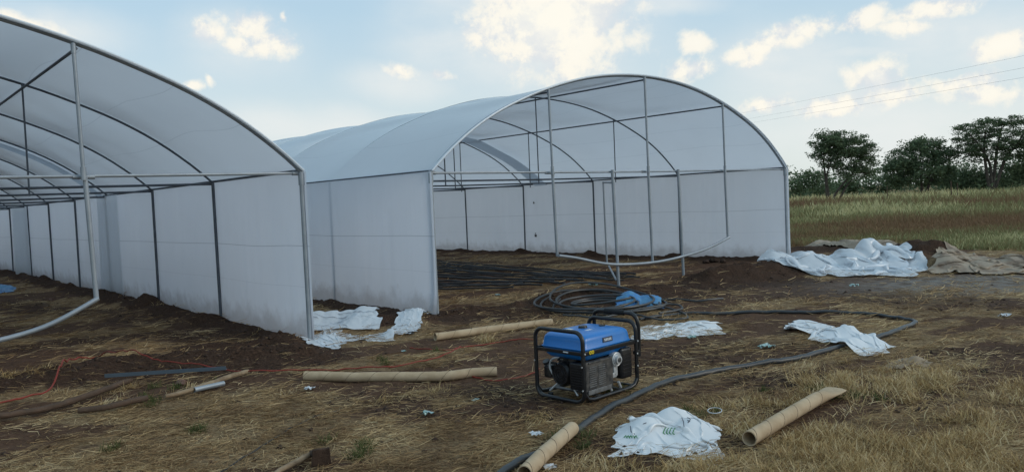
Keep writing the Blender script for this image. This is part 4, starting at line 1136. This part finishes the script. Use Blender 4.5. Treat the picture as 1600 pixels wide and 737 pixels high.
# engine side (end facing the camera): recoil starter, shroud, frame stays
m = MB()
yc, zc = .285, .20
for xa, xb, ra, rb in ((.045, .065, .078, .092), (.065, .115, .092, .096), (.115, .16, .096, .085)):
    m.tube([(xa, yc, zc), (xb, yc, zc)], [ra, rb], 30)
for q in range(14):
    a = 2 * math.pi * q / 14; m.box((.043, yc + .062 * math.cos(a), zc + .062 * math.sin(a)), (.004, .026, .008), Matrix.Rotation(a, 3, 'X'))
for rr4, w_ in ((.080, .004), (.050, .003), (.028, .004)):
    m.tube([(.041, yc + rr4 * math.cos(a), zc + rr4 * math.sin(a)) for a in np.linspace(0, 2 * math.pi, 28)[:-1]], w_, 6, closed=True)
rs_ = m.obj('recoil_starter', MT['black'], G)
m = MB(); m.box((.036, yc + .055, zc + .085), (.018, .06, .018), bev=.004); m.obj('pull_handle', MT['rubber'], rs_)
m = MB(); m.box((.22, .27, .20), (.20, .22, .20), bev=.02); m.box((.20, .25, .315), (.16, .15, .06), bev=.01)
for k in range(7): m.box((.22, .27, .13 + .022 * k), (.215, .235, .006))
m.obj('engine_block', MT['engine'], G)
m = MB(); m.box((.075, .10, .205), (.09, .15, .21), bev=.012)
for k in range(8): m.box((.027, .10, .135 + .02 * k), (.006, .12, .007))
m.obj('fan_cover', MT['black'], G)
m = MB(); m.box((.09, .425, .205), (.10, .08, .10), bev=.02); m.tube([(.06, .44, .27), (.05, .44, .29)], .03, 14); m.obj('air_filter', MT['black'], G)
m = MB(); m.tube(spline([(.07, .37, .16), (.045, .395, .24), (.045, .375, .305), (.06, .33, .325), (.09, .29, .315)], 6), .0085, 8); m.obj('fuel_hose', MT['alu'], G)
m = MB(); m.tube(spline([(.05, .31, .31), (.04, .27, .335), (.05, .23, .325), (.08, .22, .29)], 6), .007, 8); m.obj('lead', MT['rubber'], G)
for ya, yb in ((.20, .12), (.34, .42)):
    MB().tube([(.08, ya, .12), (.06, yb, .05)], .008, 8).obj('mount_strut', MT['alu'], G)
# alternator side (long side facing the camera)
m = MB(); m.box((.21, .035, .20), (.33, .035, .24), bev=.008); m.box((.21, .10, .20), (.30, .11, .22), bev=.02)
cp = m.obj('alternator_cover', MT['engine'], G)
m = MB()
for cxs in (.125, .235):
    for k in range(10): m.box((cxs, .016, .125 + .0165 * k), (.082, .005, .007), Matrix.Rotation(R(25), 3, 'X'))
m.obj('louvre', MT['trim'], cp)
m = MB(); m.box((.20, .012, .085), (.28, .008, .035), bev=.002); m.obj('base_trim', MT['trim'], cp)
m = MB(); m.box((.21, .013, .312), (.27, .008, .012), bev=.002); m.obj('top_trim', MT['engine'], cp)
m = MB()
for xa, xb, ra in ((.0, .03, .058), (.03, .05, .046), (.05, .07, .034)):
    m.tube([(.425, .06 - xa, .285), (.425, .06 - xb, .285)], ra, 26)
for q in range(6):
    a = q * math.pi / 3; m.tube([(.425 + .048 * math.cos(a), .035, .285 + .048 * math.sin(a)), (.425 + .048 * math.cos(a), .018, .285 + .048 * math.sin(a))], .008, 8)
m.tube([(.425 + .052 * math.cos(a), .018, .285 + .052 * math.sin(a)) for a in np.linspace(0, 2 * math.pi, 26)[:-1]], .006, 6, closed=True)
m.box((.42, .05, .20), (.05, .05, .10), bev=.01); m.box((.40, .05, .16), (.06, .05, .04), bev=.008)
al = m.obj('bearing_housing', MT['alu'], G)
m = MB(); m.tube([(.425, -.012, .285), (.425, -.016, .285)], .018, 18); m.obj('hub_cap', MT['engine'], al)
m = MB(); m.box((.555, .10, .235), (.14, .17, .25), bev=.025)
for k in range(6): m.box((.555, .013, .16 + .03 * k), (.11, .006, .006))
m.obj('muffler_box', MT['black'], G)
m = MB(); m.box((.41, .30, .20), (.20, .24, .20), bev=.03); m.obj('alternator_body', MT['engine'], G)
for xa in (.33, .45):
    MB().tube([(xa, .03, .10), (xa + .03, .03, .045)], .011, 8).obj('mount_strut', MT['alu'], G)
m = MB()
for dx in (-.014, .014): m.tube([(.09 + dx, -.0085, .400), (.09 + dx, -.0105, .400)], .015, 16)
m.obj('warning_sticker', MT['yellow'], G)
m = MB()
for dx in (-.014, .014): m.box((.09 + dx, -.0115, .400), (.012, .001, .003), Matrix.Rotation(.8, 3, 'Y')); m.box((.09 + dx, -.0125, .400), (.012, .001, .003), Matrix.Rotation(-.8, 3, 'Y'))
m.obj('sticker_symbol', MT['black'], G)
m = MB(); m.box((-.0085, .17, .398), (.003, .05, .009)); m.obj('rail_label', MT['white'], G)
m = MB()
for X0, Y0, Z0 in ((-.018, 0, .30), (-.018, 0, .12), (-.018, GWd, .30), (GL - .01, -.018, .30), (GL - .01, -.018, .2), (.0, -.018, .40), (GL, -.018, .40)):
    m.tube([(X0, Y0, Z0), (X0 - .004 if X0 < 0 else X0, Y0 - (.004 if Y0 < 0 else 0), Z0)], .007, 8)
m.obj('bolts', MT['alu'], G)
